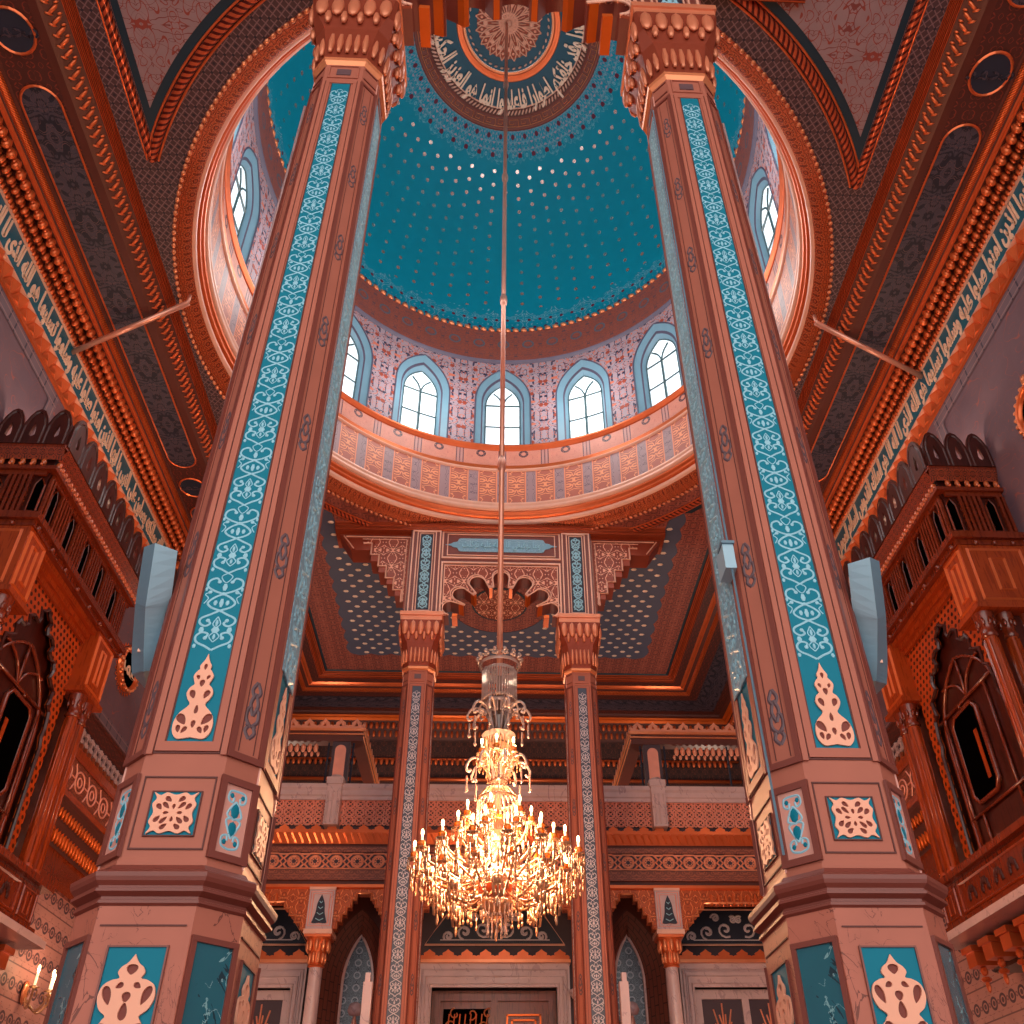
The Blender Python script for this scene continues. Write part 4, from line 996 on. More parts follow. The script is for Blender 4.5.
dr.build('slanted_drops', 'egg', gal)
hbox('brown', 5.16, 5.23, -.0, 'plain_band'); hbox('brown_orn', 5.08, 5.17, .05, 'upper_stencil_band'); hbox('slate', 4.78, 5.08, .02, 'frieze_ground'); hbox('brown_orn', 4.62, 4.78, .05, 'lower_stencil_band'); hbox('brown', 4.54, 4.62, .0, 'lower_plain_band')  # plain umber bands run beside the stencilled ones
rs = MB(); x = -5.32; T = wallf(YG-.02)
while x < 5.4:
    rs.tube([(x+.085*cos(2*pi*i/14), 4.93+.085*sin(2*pi*i/14), .01) for i in range(14)], .024, 4, closed=True, T=T)
    for i in range(8): rs.ell((x+.045*cos(2*pi*i/8), 4.93+.045*sin(2*pi*i/8), .01), (.017, .017, .008), T, 5, 4)
    rs.tube([(x-.17, 5.05, .01), (x-.1, 5.05, .01), (x-.07, 5.06, .01), (x+.07, 5.06, .01), (x+.1, 5.05, .01), (x+.17, 5.05, .01)], .015, 4, T=T); rs.tube([(x-.17, 4.81, .01), (x-.1, 4.81, .01), (x+.1, 4.81, .01), (x+.17, 4.81, .01)], .015, 4, T=T)
    for s in (-1, 1): rs.tube([(x+s*.1, 5.05, .01), (x+s*.16, 4.98, .01), (x+s*.12, 4.93, .01), (x+s*.16, 4.88, .01), (x+s*.1, 4.81, .01)], .018, 4, T=T)
    x += .34
rs.build('rosette_frieze', 'copcut', gal)
hprof([(.0, 4.56), (.05, 4.55), (.05, 4.5), (.0, 4.48)], 'gold', 'frieze_sill')
# lower arches
def arch_plate(polys, nm, m='fretor', y=YG+.22, t=.22):
    V, F = shape(polys, t); T = wallf(y); MB().add(V, F, T=T).build(nm, m, gal)
M['fretor'] = mat('orange_fretwork', (190, 84, 38), [(lambda u, v: arab(u, v, .14, .14, 4.6, .15, 2.), (240, 136, 78), 1), (lambda u, v: arab(u, v, .14, .14, 3.6, .06, 6.), (110, 40, 20), -1)], rough=.35, metal=.3, bump=.6)
def outline_steps(pts, m='goldb'):
    b = MB(); b.tube([(x, z, 0) for x, z in pts], .02, 4, T=wallf(YG-.005)); b.build('stepped_moulding', m, gal)
for s in (-1, 1):
    L = stepped(1.62, 3.75, 2.05, 4.42, 6); R_ = stepped(2.56, 3.75, 2.15, 4.42, 6)
    pts = [(s*x, z) for x, z in L+R_[::-1]]
    arch_plate([[(s*2.56, 4.5), (s*1.5, 4.5), (s*1.5, 3.75)]+pts], 'narrow_arch'); outline_steps(pts)
    L = stepped(2.95, 3.75, 3.42, 4.28, 5); R_ = stepped(5.45, 3.75, 5.05, 4.28, 5)
    pts = [(s*x, z) for x, z in L+R_[::-1]]; arch_plate([[(s*5.48, 4.5), (s*2.95, 4.5)]+pts], 'side_arch'); outline_steps(pts)
    d_ = MB(); x = 3.48
    while x < 5.0: d_.ell((s*x, YG+.0, 4.33), (.035, .03, .1), nu=6, nv=4); d_.ell((s*(x+.06), YG+.0, 4.24), (.016, .016, .02), nu=5, nv=4); x += .12
    d_.build('side_arch_drops', 'egg', gal)
    L = stepped(1.42, 3.75, .98, 4.28, 5)
    pts = [(s*x, z) for x, z in L]+[(0, 4.28)]
    arch_plate([[(0, 4.5), (s*1.42, 4.5)]+pts], 'middle_arch'); outline_steps(pts)
    # post, capital, shaft
    MB().box(*sorted((s*2.55, s*2.95)), YG-.06, YG+.34, 3.83, 4.5).build('post_block', 'marble', gal)
    b = MB(); b.box(*sorted((s*2.53, s*2.97)), YG-.08, YG+.36, 3.77, 3.84); b.box(*sorted((s*2.54, s*2.96)), YG-.07, YG+.35, 4.46, 4.5)
    b.build('post_moulding', 'cream', gal)
    b = MB(); T = wallf(YG-.062)
    for w_ in (.03, .07): b.tube([(s*2.75-.2+w_, 3.86+w_), (s*2.75+.2-w_, 3.86+w_), (s*2.75+.2-w_, 4.46-w_), (s*2.75-.2+w_, 4.46-w_)], .009, 4, closed=True, T=T)
    b.build('post_frame', 'lattice', gal)
    o = smooth_shape([(0, 3.93), (.11, 3.93), (.1, 3.99), (.07, 4.1), (.055, 4.24), (0, 4.38)], 4)
    V, F = shape([o], .01); MB().add(V, F, T=wallf(YG-.062) @ Matrix.Translation((s*2.75, 0, 0))).build('post_tablet', 'navy', gal)
    b = MB()
    for k in range(4): b.tube([(s*2.75+q*.06*(1-k*.2), 3.97+k*.09+.03*abs(q)) for q in (-1, -.5, 0, .5, 1)], .007, 4, T=wallf(YG-.075))
    b.build('post_tablet_scroll', 'ice', gal)
for s in (-1, 1):
    mc = thing('marble_column', (s*2.75, YG+.14, -EYE), 'pale marble column with carved copper capital carrying the %s post of the gallery' % ('left' if s < 0 else 'right'), 'column', 'gallery columns')
    MB().rev([(.13, -EYE), (.13, -1.45), (.11, -1.4), (.118, 0), (.1, 3.3)], 20, (s*2.75, YG+.14)).build('shaft', 'marble', mc, True)
    b = MB().rev([(.1, 3.3), (.13, 3.32), (.11, 3.36), (.11, 3.5), (.16, 3.66), (.2, 3.76)], 16, (s*2.75, YG+.14))
    b.box(s*2.75-.2, s*2.75+.2, YG-.06, YG+.34, 3.73, 3.77); b.build('capital', 'gold', mc, False)
    b = MB()
    for k in range(10):
        a = 2*pi*k/10; T = Matrix.Translation((s*2.75, YG+.14, 0)) @ Matrix.Rotation(a, 4, 'Z'); b.ell((.12, 0, 3.44), (.03, .03, .09), T, 6, 4)
        T = T @ Matrix.Rotation(pi/10, 4, 'Z'); b.ell((.165, 0, 3.62), (.035, .035, .1), T, 6, 4)
    b.build('capital_leaf', 'goldb', mc, True)
    # marble newel on the rail with painted post and the crested screen above
    nw = thing('newel_post', (s*2.75, YG-.06, 5.5), 'fluted grey marble newel standing on the %s side of the gallery parapet' % ('left' if s < 0 else 'right'), 'post', 'gallery newels')
    MB().box(s*2.75-.12, s*2.75+.12, YG-.15, YG+.1, 5.52, 6.26).build('newel_block', 'marble', nw)
    b = MB()
    for q in (-.08, 0, .08): b.tube([(s*2.75+q, YG-.155, 5.56), (s*2.75+q, YG-.155, 6.1)], .02, 6)
    b.box(s*2.75-.14, s*2.75+.14, YG-.17, YG+.12, 6.24, 6.36); b.rev([(.14, 6.36), (.1, 6.42), (.001, 6.44)], 8, (s*2.75, YG-.03)); b.build('newel_cap', 'marble', nw)
# crested screens
sc = thing('gallery_screen', (-3.9, YG+.1, 6.27), 'crested copper canopy screen on the gallery left of the chandelier, with a round-headed post', 'screen', 'gallery screens')
b = MB(); b.box(-5.46, -2.38, YG+.0, YG+.2, 7.12, 7.34); b.box(-2.58, -2.38, YG+.2, 17.5, 7.12, 7.34); b.build('beam', 'brown', sc)
b = MB(); b.box(-5.46, -2.36, YG-.03, YG+.0, 7.31, 7.36); b.box(-5.46, -2.37, YG-.02, YG+.0, 7.24, 7.26); b.box(-2.38, -2.35, YG-.03, 17.5, 7.31, 7.36); b.box(-2.38, -2.36, YG-.02, 17.5, 7.18, 7.2); b.build('beam_moulding', 'goldb', sc)
crest_strip(-5.46, -2.38, 7.35, .27, .22, wallf(YG+.04), 'copcut', 'crest', sc)
crest_strip(YG, 17.5, 7.35, .27, .22, frame((-2.42, 0, 0), (0, 1, 0), (0, 0, 1)), 'copcut', 'side_crest', sc)
b = MB(); x = -5.4
while x < -3.15: b.ell((x, YG+.08, 7.02), (.045, .05, .09), nu=6, nv=4); b.ell((x+.05, YG+.08, 6.9), (.03, .03, .05), nu=5, nv=4); x += .11
b.build('hanging_drops', 'copcut', sc, True)
MB().box(-2.9, -2.6, YG+.02, YG+.18, 6.27, 7.12).build('post', 'slate', sc)
V, F = shape([arc(0, 6.95, .095, 0, 180, 10)+[(-.095, 6.28), (.095, 6.28)]], .02); MB().add(V, F, T=wallf(YG+.02) @ Matrix.Translation((-2.75, 0, 0))).build('post_panel', 'lattice', sc)
for x in (-2.97, -2.54, -4.1): b = MB(); b.tube([(x, YG+.05, 6.27), (x, YG+.05, 7.1)], .018, 6); b.ell((x, YG+.05, 6.72), (.03, .03, .05)); b.build('spindle', 'navy', sc)
b = MB(); b.box(-5.46, -5.3, YG+.2, 17.5, 7.0, 7.3); b.tube([(-2.6, YG+.3, 7.1), (-2.75, YG+.3, 6.8), (-2.62, YG+.3, 6.3)], .05, 6); b.build('bracket', 'wood_or', sc)
sc2 = copy_tree(sc); sc2.scale = (-1, 1, 1); sc2.location.x = 3.9; sc2['label'] = 'crested copper canopy screen on the gallery right of the chandelier, with a round-headed post'

# ---- ground floor behind: doors, lunettes, niches
def doorcase(xc, hw, label, opn, lab_g, z_in=3.27):
    d = thing('door_surround', (xc, 15.5, -EYE), label, 'door frame', 'marble doorcases')
    b = MB()
    for a, t, dd in ((hw+.22, .0, .16), (hw+.13, .1, .2), (hw+.06, .18, .12)):
        zt = 3.27+(a-hw)*1.85
        for s in (-1, 1): b.box(*sorted((xc+s*a, xc+s*hw)), 15.5-dd, 15.5, -EYE, 3.27)
        b.box(xc-a, xc+a, 15.5-dd, 15.5, 3.27, zt)
    b.build('marble_case', 'marble', d)
    b = MB()
    for q in (.03, .1, .17): b.tube([(xc-hw-q, -1.5), (xc-hw-q, 3.27+q*1.7), (xc+hw+q, 3.27+q*1.7), (xc+hw+q, -1.5)], .02, 5, T=wallf(15.5-(.16 if q > .15 else .2 if q > .08 else .2)))
    b.build('case_moulding', 'marble', d, True)
    MB().box(xc-hw-.24, xc+hw+.24, 15.26, 15.5, 3.66, 3.71).build('shelf', 'goldb', d)
    crest_strip(xc-hw-.22, xc+hw+.22, 3.71, .3, .17, wallf(15.32), 'gold', 'crest', d, hole=False)
    T = wallf(15.46); tz = [(xc-hw-.16, 3.99), (xc+hw+.16, 3.99), (xc+hw-.26, 4.6), (xc-hw+.26, 4.6)]
    V, F = shape([tz], .03); MB().add(V, F, T=T).build('lunette_panel', 'navy', d)
    b = MB(); b.tube([(x, z, .03) for x, z in tz], .02, 4, closed=True, T=T); b.build('lunette_frame', 'cream', d)
    b = MB()
    for s in (-1, 1):
        for k, (cx_, cz, r0) in enumerate(((.2, 4.25, .14), (.52, 4.2, .13), (.8, 4.13, .09), (.36, 4.45, .08), (.05, 4.42, .07))):
            if cx_ > hw: continue
            b.tube([(xc+s*x, z, .035) for x, z in spiral(cx_, cz, r0, .02, -120+k*40, 330+k*40)], .019, 4, T=T)
            b.tube([(xc+s*x, z, .035) for x, z in spiral(cx_, cz, r0*.5, .01, 60, 300, 8)], .011, 4, T=T)
    b.tube([(xc+x, 4.07, .035) for x in (-hw+.1, 0, hw-.1)], .01, 4, T=T); b.build('lunette_scroll', 'pale_orn', d)
    return d
d0 = doorcase(0, 1.037, 'wide moulded marble doorcase with scrolled ink-blue lunette behind the chandelier', 1, '')
for s, nm in ((-1, 'left'), (1, 'right')):
    doorcase(s*4.22, .88, 'moulded marble doorcase with ink-blue lunette at the far %s corner' % nm, 1, '')
struct(MB().box(-1.04, 1.04, 15.58, 15.66, -EYE, 3.27).build('door_1', 'door'))
b = MB(); b.box(-.98, -.9, 15.5, 15.6, -EYE, 3.1); b.box(.9, .98, 15.5, 15.6, -EYE, 3.1); b.box(-.98, .98, 15.5, 15.6, 3.1, 3.2); b.box(-.06, .06, 15.5, 15.6, -EYE, 3.1)
o = struct(b.build('door_2', 'door'))
b = MB()
for (x0, x1) in ((.2, .78),):
    for z0, z1 in ((2.2, 2.9),):
        for w_ in (0, .08): 
            for a, c_, e, f_ in ((x0+w_, x1-w_, z1-w_-.03, z1-w_), (x0+w_, x1-w_, z0+w_, z0+w_+.03), (x0+w_, x0+w_+.03, z0+w_, z1-w_), (x1-w_-.03, x1-w_, z0+w_, z1-w_)): b.box(a, c_, 15.54, 15.58, e, f_)
b.build('raised_panel', 'goldor', o); MB().box(-.84, -.1, 15.54, 15.575, 2.0, 2.98).build('door_grille_back', 'void', o)
b = MB()
for k in range(9): b.tube([(x-.82+k*.09, z) for x, z in spiral(0, 2.5+.2*(k % 3), .1, .02, k*50, k*50+300, 10)], .012, 4, T=wallf(15.53)); b.tube([(-.8+k*.09, 2.1), (-.74+k*.09, 2.9)], .01, 4, T=wallf(15.53))
b.build('door_grille', 'goldb', o)
for s, i in ((-1, 3), (1, 4)):
    o = struct(MB().box(s*4.22-.89, s*4.22+.89, 15.58, 15.66, -EYE, 3.27).build('door_%d' % i, 'door'))
    b = MB(); 
    for x0, x1, z0, z1 in ((-.88, .88, 3.12, 3.27), (-.74, .74, 2.2, 2.3), (-.88, -.74, -EYE, 3.12), (.74, .88, -EYE, 3.12), (-.06, .06, 2.3, 3.12)): b.box(s*4.22+x0, s*4.22+x1, 15.5, 15.58, z0, z1)
    b.build('door_frame', 'marble', o); b = MB()
    for q in (-.4, .4):
        for k in range(7):
            a = pi*k/6; b.tube([(s*4.22+q, 2.34), (s*4.22+q+.3*cos(a), 2.34+.72*sin(a))], .014, 4, T=wallf(15.54))
            b.tube([(s*4.22+q+.06*cos(a), 2.34+.3*sin(a)), (s*4.22+q+.2*cos(a+.3), 2.4+.5*sin(a+.3))], .014, 4, T=wallf(15.54))
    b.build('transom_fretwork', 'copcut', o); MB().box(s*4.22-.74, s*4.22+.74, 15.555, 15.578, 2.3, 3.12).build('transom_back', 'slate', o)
# niches with leaded windows
M['nichebrick'] = mat('striped_umber_splay', (104, 50, 38), [(lambda u, v: fr(v*1./.3+fl(u/.07)*.5).lt(.06), (52, 22, 18), -1), (lambda u, v: fr(u/.07).lt(.13), (52, 22, 18), -1)], rough=.5, bump=.3)
M['leadglass'] = mat('leaded_window', (104, 122, 138), [(lambda u, v: arab(u, v, .1, .12, 9., .16, 2.), (46, 54, 70)), (lambda u, v: rings(u, fr(v/.2)*.2-.1, .2, .05, .01), (150, 160, 176))], rough=.3)
for s, i in ((-1, 17), (1, 18)):
    xc = s*2.28; O_ = pointed(.56, 0., 3.4, 4.52); G_ = pointed(.25, .0, 3.35, 4.15)
    n = len(O_); b = MB(); steps = 8
    pv = [(xc+x, 15.2, z) for x, z in O_]
    for k in range(1, steps+1):
        t = k/steps; cur = [(xc+O_[j][0]+(G_[j][0]-O_[j][0])*t, 15.2+.26*t, O_[j][1]+(G_[j][1]-O_[j][1])*t) for j in range(n)]
        Lc = [0]
        for j in range(n): Lc.append(Lc[-1]+hypot(O_[(j+1) % n][0]-O_[j][0], O_[(j+1) % n][1]-O_[j][1]))
        b.add(pv+cur, [(j, (j+1) % n, n+(j+1) % n, n+j) for j in range(n)], [[((k-1)*.045, Lc[j]), ((k-1)*.045, Lc[j+1]), (k*.045, Lc[j+1]), (k*.045, Lc[j])] for j in range(n)])
        pv = cur
    w_ = struct(b.build('window_%d' % i, 'nichebrick'))
    b = MB(); b.add([(xc+x, 15.47, z) for x, z in G_], [tuple(range(n))]); b.build('leaded_pane', 'leadglass', w_)
    b = MB(); b.tube([(xc+x, 15.45, z) for x, z in G_], .025, 5, closed=True); b.build('window_frame', 'marble', w_)
    b = MB(); 
    outer = [(xc-.75, 0), (xc-.75, 4.9), (xc+.75, 4.9), (xc+.75, 0)]
    V, F = shape([outer+[(xc+x, z) for x, z in ([p for p in O_ if p[1] > 0])]], .04); trim(MB().add(V, F, T=wallf(15.24)), 'brown')
# small fittings by the distant columns
for s, nm in ((-1, 'left'), (1, 'right')):
    o = MB().rev([(.001, 3.06), (.05, 3.07), (.085, 3.12), (.085, 3.15), (.1, 3.16), (.1, 3.2), (.05, 3.22), (.001, 3.22)], 14, (s*1.33, 15.2)); o.box(s*1.33-.03, s*1.33+.03, 15.2, 15.36, 3.17, 3.22)
    tag(o.build('dome_camera', 'marble', None, True), 'small white dome camera fixed at the upper %s corner of the middle doorcase' % nm, 'camera', 'dome cameras')
    o = thing('line_speaker', (s*1.56, 11.3, 1.2), 'slim tall white column loudspeaker beside the distant %s column' % nm, 'speaker', 'slim loudspeakers')
    MB().box(s*1.56-.055, s*1.56+.055, 11.24, 11.36, 1.2, 2.47).build('speaker_body', 'marble', o); MB().box(s*1.57-.03, s*1.57+.03, 11.26, 11.34, 2.47, 2.58).build('speaker_cap', 'marble', o)
    b = MB(); b.box(*sorted((s*1.5, s*1.54)), 11.36, 11.46, 2.0, 2.05); b.box(*sorted((s*1.5, s*1.54)), 11.36, 11.46, 1.4, 1.45); b.build('bracket', 'slate', o)
    o = thing('standing_lamp', (s*2.2, 14.9, -EYE), 'candelabrum with frosted white globe standing in the %s niche' % nm, 'lamp', 'niche lamps')
    MB().rev([(.001, 2.75), (.09, 2.77), (.12, 2.84), (.09, 2.93), (.03, 2.96)], 14, (s*2.2, 14.9)).build('globe', 'marble', o, True)
    b = MB().rev([(.2, -EYE), (.2, -1.5), (.04, -1.4), (.03, 2.0), (.06, 2.2), (.025, 2.4), (.05, 2.6), (.02, 2.75)], 10, (s*2.2, 14.9)); b.build('stem', 'rodmetal', o, True)
    for k in range(5):
        a = 2*pi*k/5+.3; px, py = s*2.2+.17*cos(a), 14.9+.17*sin(a)
        b = MB().tube([(s*2.2, 14.9, 2.3), ((s*2.2+px)/2, (14.9+py)/2, 2.22), (px, py, 2.36)], .012, 5); b.tube([(px, py, 2.36), (px, py, 2.6)], .016, 6); b.build('candle_arm', 'crystal', o, True)

# ================================================================== SIDE LOGES
M['wood_hi'] = mat('highlight_wood', (206, 100, 52), rough=.2, coat=.6)  # lighter wood: highlights put into the colour of mouldings and drops
M['woodcarve'] = mat('carved_wood', (150, 62, 34), [(lambda u, v: arab(u, v, .09, .09, 6., .18, 3.), (74, 22, 12), -1)], rough=.3, coat=.4, bump=.6)
M['woodlat'] = mat('pierced_amber_wood', (186, 74, 24), [(lambda u, v: dots(u, v, .085, .024, .9), (60, 16, 8), -1)], rough=.3, coat=.3, bump=.4)
def xf(x, y=0, z=0): return frame((x, y, z), (0, 1, 0), (0, 0, 1))
lg = thing('loge', (-5.1, 8.1, 2.47), 'carved varnished wooden loge with crested top projecting from the left wall', 'loge', 'wooden loges')
B = lambda nm, m, bs: (lambda b: [b.box(*q) for q in bs] and b.build(nm, m, lg))(MB())
B('body', 'wood_dk', [(-5.5, -5.04, 7.05, 9.25, 2.95, 5.95), (-5.5, -4.82, 6.99, 9.38, 5.95, 7.0)])
B('attic_cornice', 'wood', [(-5.5, -4.70, 6.88, 9.46, 5.97, 6.05), (-5.5, -4.74, 6.92, 9.42, 5.9, 5.97), (-5.5, -4.74, 6.92, 9.42, 6.68, 6.73), (-5.5, -4.72, 6.9, 9.44, 6.98, 7.02)])
for p_ in [(-4.73, 7.0+k*.34, 5.92) for k in range(8)]+[(-4.95-k*.2, 6.91, 5.92) for k in range(3)]: MB().ell(p_, (.03, .03, .035)).build('knob', 'wood', lg, True)
at = MB(); sl = MB()
for T, L0, L1 in ((xf(-4.81), 7.02, 9.36), (wallf(6.98), -5.48, -4.84)):
    x = L0; k = 0
    while x < L1-.02:
        ph = k % 8
        if ph in (2, 3, 4):
            if ph == 3:
                V, F = shape([[(x-.035, 6.16), (x+.035, 6.16), (x+.035, 6.5), (x, 6.58), (x-.035, 6.5)]], .012); sl = MB().add(V, F, T=T); sl.build('attic_slot', 'void', lg)
                at.tube([(x-.05, 6.14), (x-.05, 6.5), (x, 6.6), (x+.05, 6.5), (x+.05, 6.14)], .012, 4, T=T)
        else: at.box(x-.016, x+.016, 6.12, 6.62, 0, .03, T)
        x += .055; k += 1
    at.box(L0, L1, 6.62, 6.68, 0, .03, T); at.box(L0, L1, 6.05, 6.12, 0, .03, T)
at.build('attic_panelling', 'wood', lg)
dn = MB(); y = 7.0
while y < 9.4: dn.ell((-4.77, y, 6.79), (.035, .028, .05), nu=6, nv=4); dn.ell((-4.74, y, 6.74), (.018, .018, .022), nu=5, nv=4); y += .075
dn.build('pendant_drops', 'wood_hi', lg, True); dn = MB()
x = -5.45
while x < -4.8: dn.ell((x, 6.94, 6.79), (.03, .035, .05), nu=6, nv=4); dn.ell((x, 6.91, 6.74), (.018, .018, .022), nu=5, nv=4); x += .11
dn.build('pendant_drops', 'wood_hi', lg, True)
b = MB(); b.sweep([(-4.78, 6.84), (-4.7, 6.98)], [((lambda a, z, y=y: (a, y, z)), y) for y in (6.95, 9.44)]); b.sweep([(6.95, 6.84), (6.9, 6.98)], [((lambda a, z, x=x: (x, a, z)), x) for x in (-5.5, -4.72)])
b.build('carved_band', 'woodcarve', lg)
def crest2(x0, x1, w, T, nm):
    n = round((x1-x0)/w); w = (x1-x0)/n; b = MB()
    o = [(w*.5, 0), (w*.5, .2), (w*.49, .3), (w*.36, .42), (w*.2, .5), (0, .53)]; o = o+[(-x, z) for x, z in o[-2::-1]]
    hl = [(0, .1), (w*.12, .13), (w*.1, .2), (0, .32), (-w*.1, .2), (-w*.12, .13)]
    V, F = shape([o, hl], .03)
    for i in range(n): b.add(V, F, T=T @ Matrix.Translation((x0+(i+.5)*w, 7.02, 0))); b.tube([(x0+(i+.5)*w+q[0]*.8, 7.02+q[1]*.9, .03) for q in o], .011, 4, T=T)
    return b.build(nm, 'wood_dk', lg)
crest2(6.92, 9.44, .3, xf(-4.74), 'crest'); crest2(-5.5, -4.74, .25, wallf(6.92), 'near_crest')
# corner blocks with recessed grooves
for nm, (ya, yb) in (('near_corner_block', (6.93, 7.3)), ('far_corner_block', (8.82, 9.3))):
    b = MB(); b.box(-5.5 if ya < 7 else -5.0, -4.76, ya, yb, 5.14, 5.9); b.box(-5.5 if ya < 7 else -5.0, -4.72, ya-.03, yb+.03, 5.08, 5.14)
    b.build(nm, 'wood_or', lg); b = MB()
    T = xf(-4.76); b.tube([(ya+.04, 5.2), (yb-.04, 5.2), (yb-.04, 5.84), (ya+.04, 5.84)], .022, 4, closed=True, T=T); b.tube([((ya+yb)/2-.05, 5.3), ((ya+yb)/2+.05, 5.3), ((ya+yb)/2+.05, 5.74), ((ya+yb)/2-.05, 5.74)], .02, 4, closed=True, T=T)
    if ya < 7:
        T = wallf(6.93); b.tube([(-5.4, 5.2), (-4.84, 5.2), (-4.84, 5.84), (-5.4, 5.84)], .022, 4, closed=True, T=T); b.tube([(-5.2, 5.32), (-5.05, 5.32), (-5.05, 5.72), (-5.2, 5.72)], .02, 4, closed=True, T=T)
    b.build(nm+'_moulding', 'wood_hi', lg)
b = MB()
for q, z0, z1 in ((-4.8, 5.84, 5.9), (-4.86, 5.78, 5.84), (-4.9, 5.72, 5.78)): b.box(-5.1, q, 7.3, 8.82, z0, z1)
b.build('stepped_lintel', 'wood_or', lg)
CY = 8.0
half = [(0, 5.62), (.06, 5.56), (.13, 5.52), (.1, 5.44), (.12, 5.38), (.22, 5.4), (.3, 5.34), (.27, 5.25), (.33, 5.2), (.42, 5.2), (.46, 5.12), (.43, 5.02), (.5, 4.97), (.58, 4.93), (.58, 4.82), (.56, 4.75), (.63, 4.7), (.66, 4.5), (.64, 4.4), (.68, 4.3), (.68, 3.1)]
op = [(CY+x, z) for x, z in half]+[(CY-x, z) for x, z in half[::-1][:-1]]
V, F = shape([[(7.28, 3.0), (8.84, 3.0), (8.84, 5.74), (7.28, 5.74)], op], .03); UV = [[(V[k][0], V[k][1]) for k in f] for f in F]
MB().add(V, F, UV, T=xf(-4.97)).build('pierced_spandrel', 'woodlat', lg)
b = MB(); b.tube([(y, z, .03) for y, z in op], .022, 5, closed=True, T=xf(-4.965)); b.build('lobed_moulding', 'wood_dk', lg)
MB().box(-5.04, -5.02, 7.3, 8.84, 3.0, 5.7).build('casement_back', 'wood_dk', lg)
b = MB(); T = xf(-5.0)
g = pointed(.6, 3.12, 4.35, 5.17); b.tube([(CY+x, z) for x, z in g], .022, 5, closed=True, T=T)
b.tube([(CY-.62, 4.68), (CY+.66, 4.68)], .022, 5, T=T); b.tube([(CY-.6, 3.5), (CY+.6, 3.5)], .02, 5, T=T); b.tube([(CY+.55, 3.12), (CY+.55, 4.68)], .018, 5, T=T); b.tube([(CY-.36, 3.12), (CY-.36, 4.68)], .018, 5, T=T)
b.tube([(CY+.0, 4.68), (CY+.0, 4.98), (CY-.0, 5.14)], .018, 5, T=T)
for s in (-1, 1): b.tube([(CY+p[0], p[1]) for p in cr([(0, 4.7), (s*.12, 4.88), (s*.3, 4.97), (s*.42, 4.98)], 5)], .018, 5, T=T)
b.tube([(CY+.36, 3.12), (CY+.36, 3.5)], .018, 5, T=T); b.tube([(CY+.2, 4.64), (CY+.2, 4.7)], .018, 5, T=T)
rr = [(7.9, 3.7), (7.9, 4.5), (7.97, 4.6), (8.34, 4.6), (8.42, 4.5), (8.42, 3.7), (8.34, 3.6), (7.97, 3.6)]
b.tube(rr, .03, 6, closed=True, T=T); b.build('tracery', 'wood', lg, True)
V, F = shape([rr], .02); MB().add(V, F, T=xf(-5.01)).build('open_casement', 'void', lg)
MB().box(-5.0, -4.985, 8.0, 8.06, 3.75, 4.3).build('casement_leaf', 'wood_or', lg)
for x, y, r in ((-4.84, 7.06, .07), (-5.06, 7.06, .06), (-5.3, 7.06, .06), (-4.84, 8.95, .07), (-4.84, 9.15, .06)):
    b = MB(); cp = MB()
    b.rev([(r, 2.98), (r*1.3, 3.0), (r*1.3, 3.06), (r, 3.1), (r*.92, 4.8)], 12, (x, y))
    for k in range(8): a = 2*pi*k/8; b.tube([(x+r*cos(a), y+r*sin(a), 3.12), (x+r*.94*cos(a), y+r*.94*sin(a), 4.78)], .011, 4)
    cp.rev([(r, 4.8), (r*1.25, 4.82), (r, 4.86), (r, 4.92), (r*1.3, 5.0), (r*1.5, 5.08)], 12, (x, y))
    for k in range(8): a = 2*pi*k/8; cp.ell((x+r*1.15*cos(a), y+r*1.15*sin(a), 4.97), (.022, .022, .05), nu=5, nv=4)
    q_ = b.build('colonnette', 'wood_or', lg, True); cp.build('colonnette_capital', 'wood', q_, True)
B('base', 'wood', [(-5.5, -4.76, 6.95, 9.25, 2.5, 2.93), (-5.5, -4.66, 6.88, 9.34, 2.93, 3.0), (-5.5, -4.72, 6.9, 9.3, 2.47, 2.55)])
b = MB(); T = xf(-4.755)
b.tube([(7.35, 2.6), (8.8, 2.6), (8.8, 2.88), (7.35, 2.88)], .016, 4, closed=True, T=T)
for yy in (7.0, 8.9): b.tube([(yy, 2.6), (yy+.3, 2.6), (yy+.3, 2.88), (yy, 2.88)], .012, 4, closed=True, T=T); b.tube([(yy+.1, 2.64), (yy+.2, 2.64), (yy+.2, 2.84), (yy+.1, 2.84)], .01, 4, closed=True, T=T)
b.build('base_frame', 'wood_or', lg)
b = MB()
for k in range(5):
    yy = 7.5+k*.27
    for q in range(6): a = pi*q/5; b.ell((yy+.06*cos(a), 2.7+.08*sin(a), .0), (.03, .045, .012), T @ Matrix.Translation((0, 0, 0)), 5, 4)
b.build('carved_foliage', 'wood_dk', lg)
sb = MB(); sb.box(-5.5, -4.6, 6.8, 9.36, 2.37, 2.44); sb.box(-5.5, -4.64, 6.84, 9.32, 2.44, 2.47); sb.build('marble_ledge', 'marble', lg)
b = MB(); 
for k in range(7):
    yy = 6.98+k*.36; b.box(-5.1, -4.86, yy-.09, yy+.09, 2.14, 2.34); b.box(-5.12, -4.83, yy-.11, yy+.11, 2.28, 2.34)
    b.ell((-4.96, yy, 2.1), (.04, .04, .05)); b.ell((-4.96, yy, 2.02), (.055, .055, .03)); b.ell((-4.96, yy, 1.95), (.025, .025, .06))
b.build('bracket', 'gold', lg)
MB().box(-5.5, -5.1, 6.9, 9.2, 2.1, 2.37).build('under_beam', 'wood_dk', lg)
b = MB()
for k, (hw, m) in enumerate(((1.05, 0), (.9, 0), (.75, 0))):
    b.tube([(7.7+x, z) for x, z in pointed(hw, -1.5, .9, 1.95-k*.12)], .05-.008*k, 6, closed=True, T=xf(-5.42+.02*k))
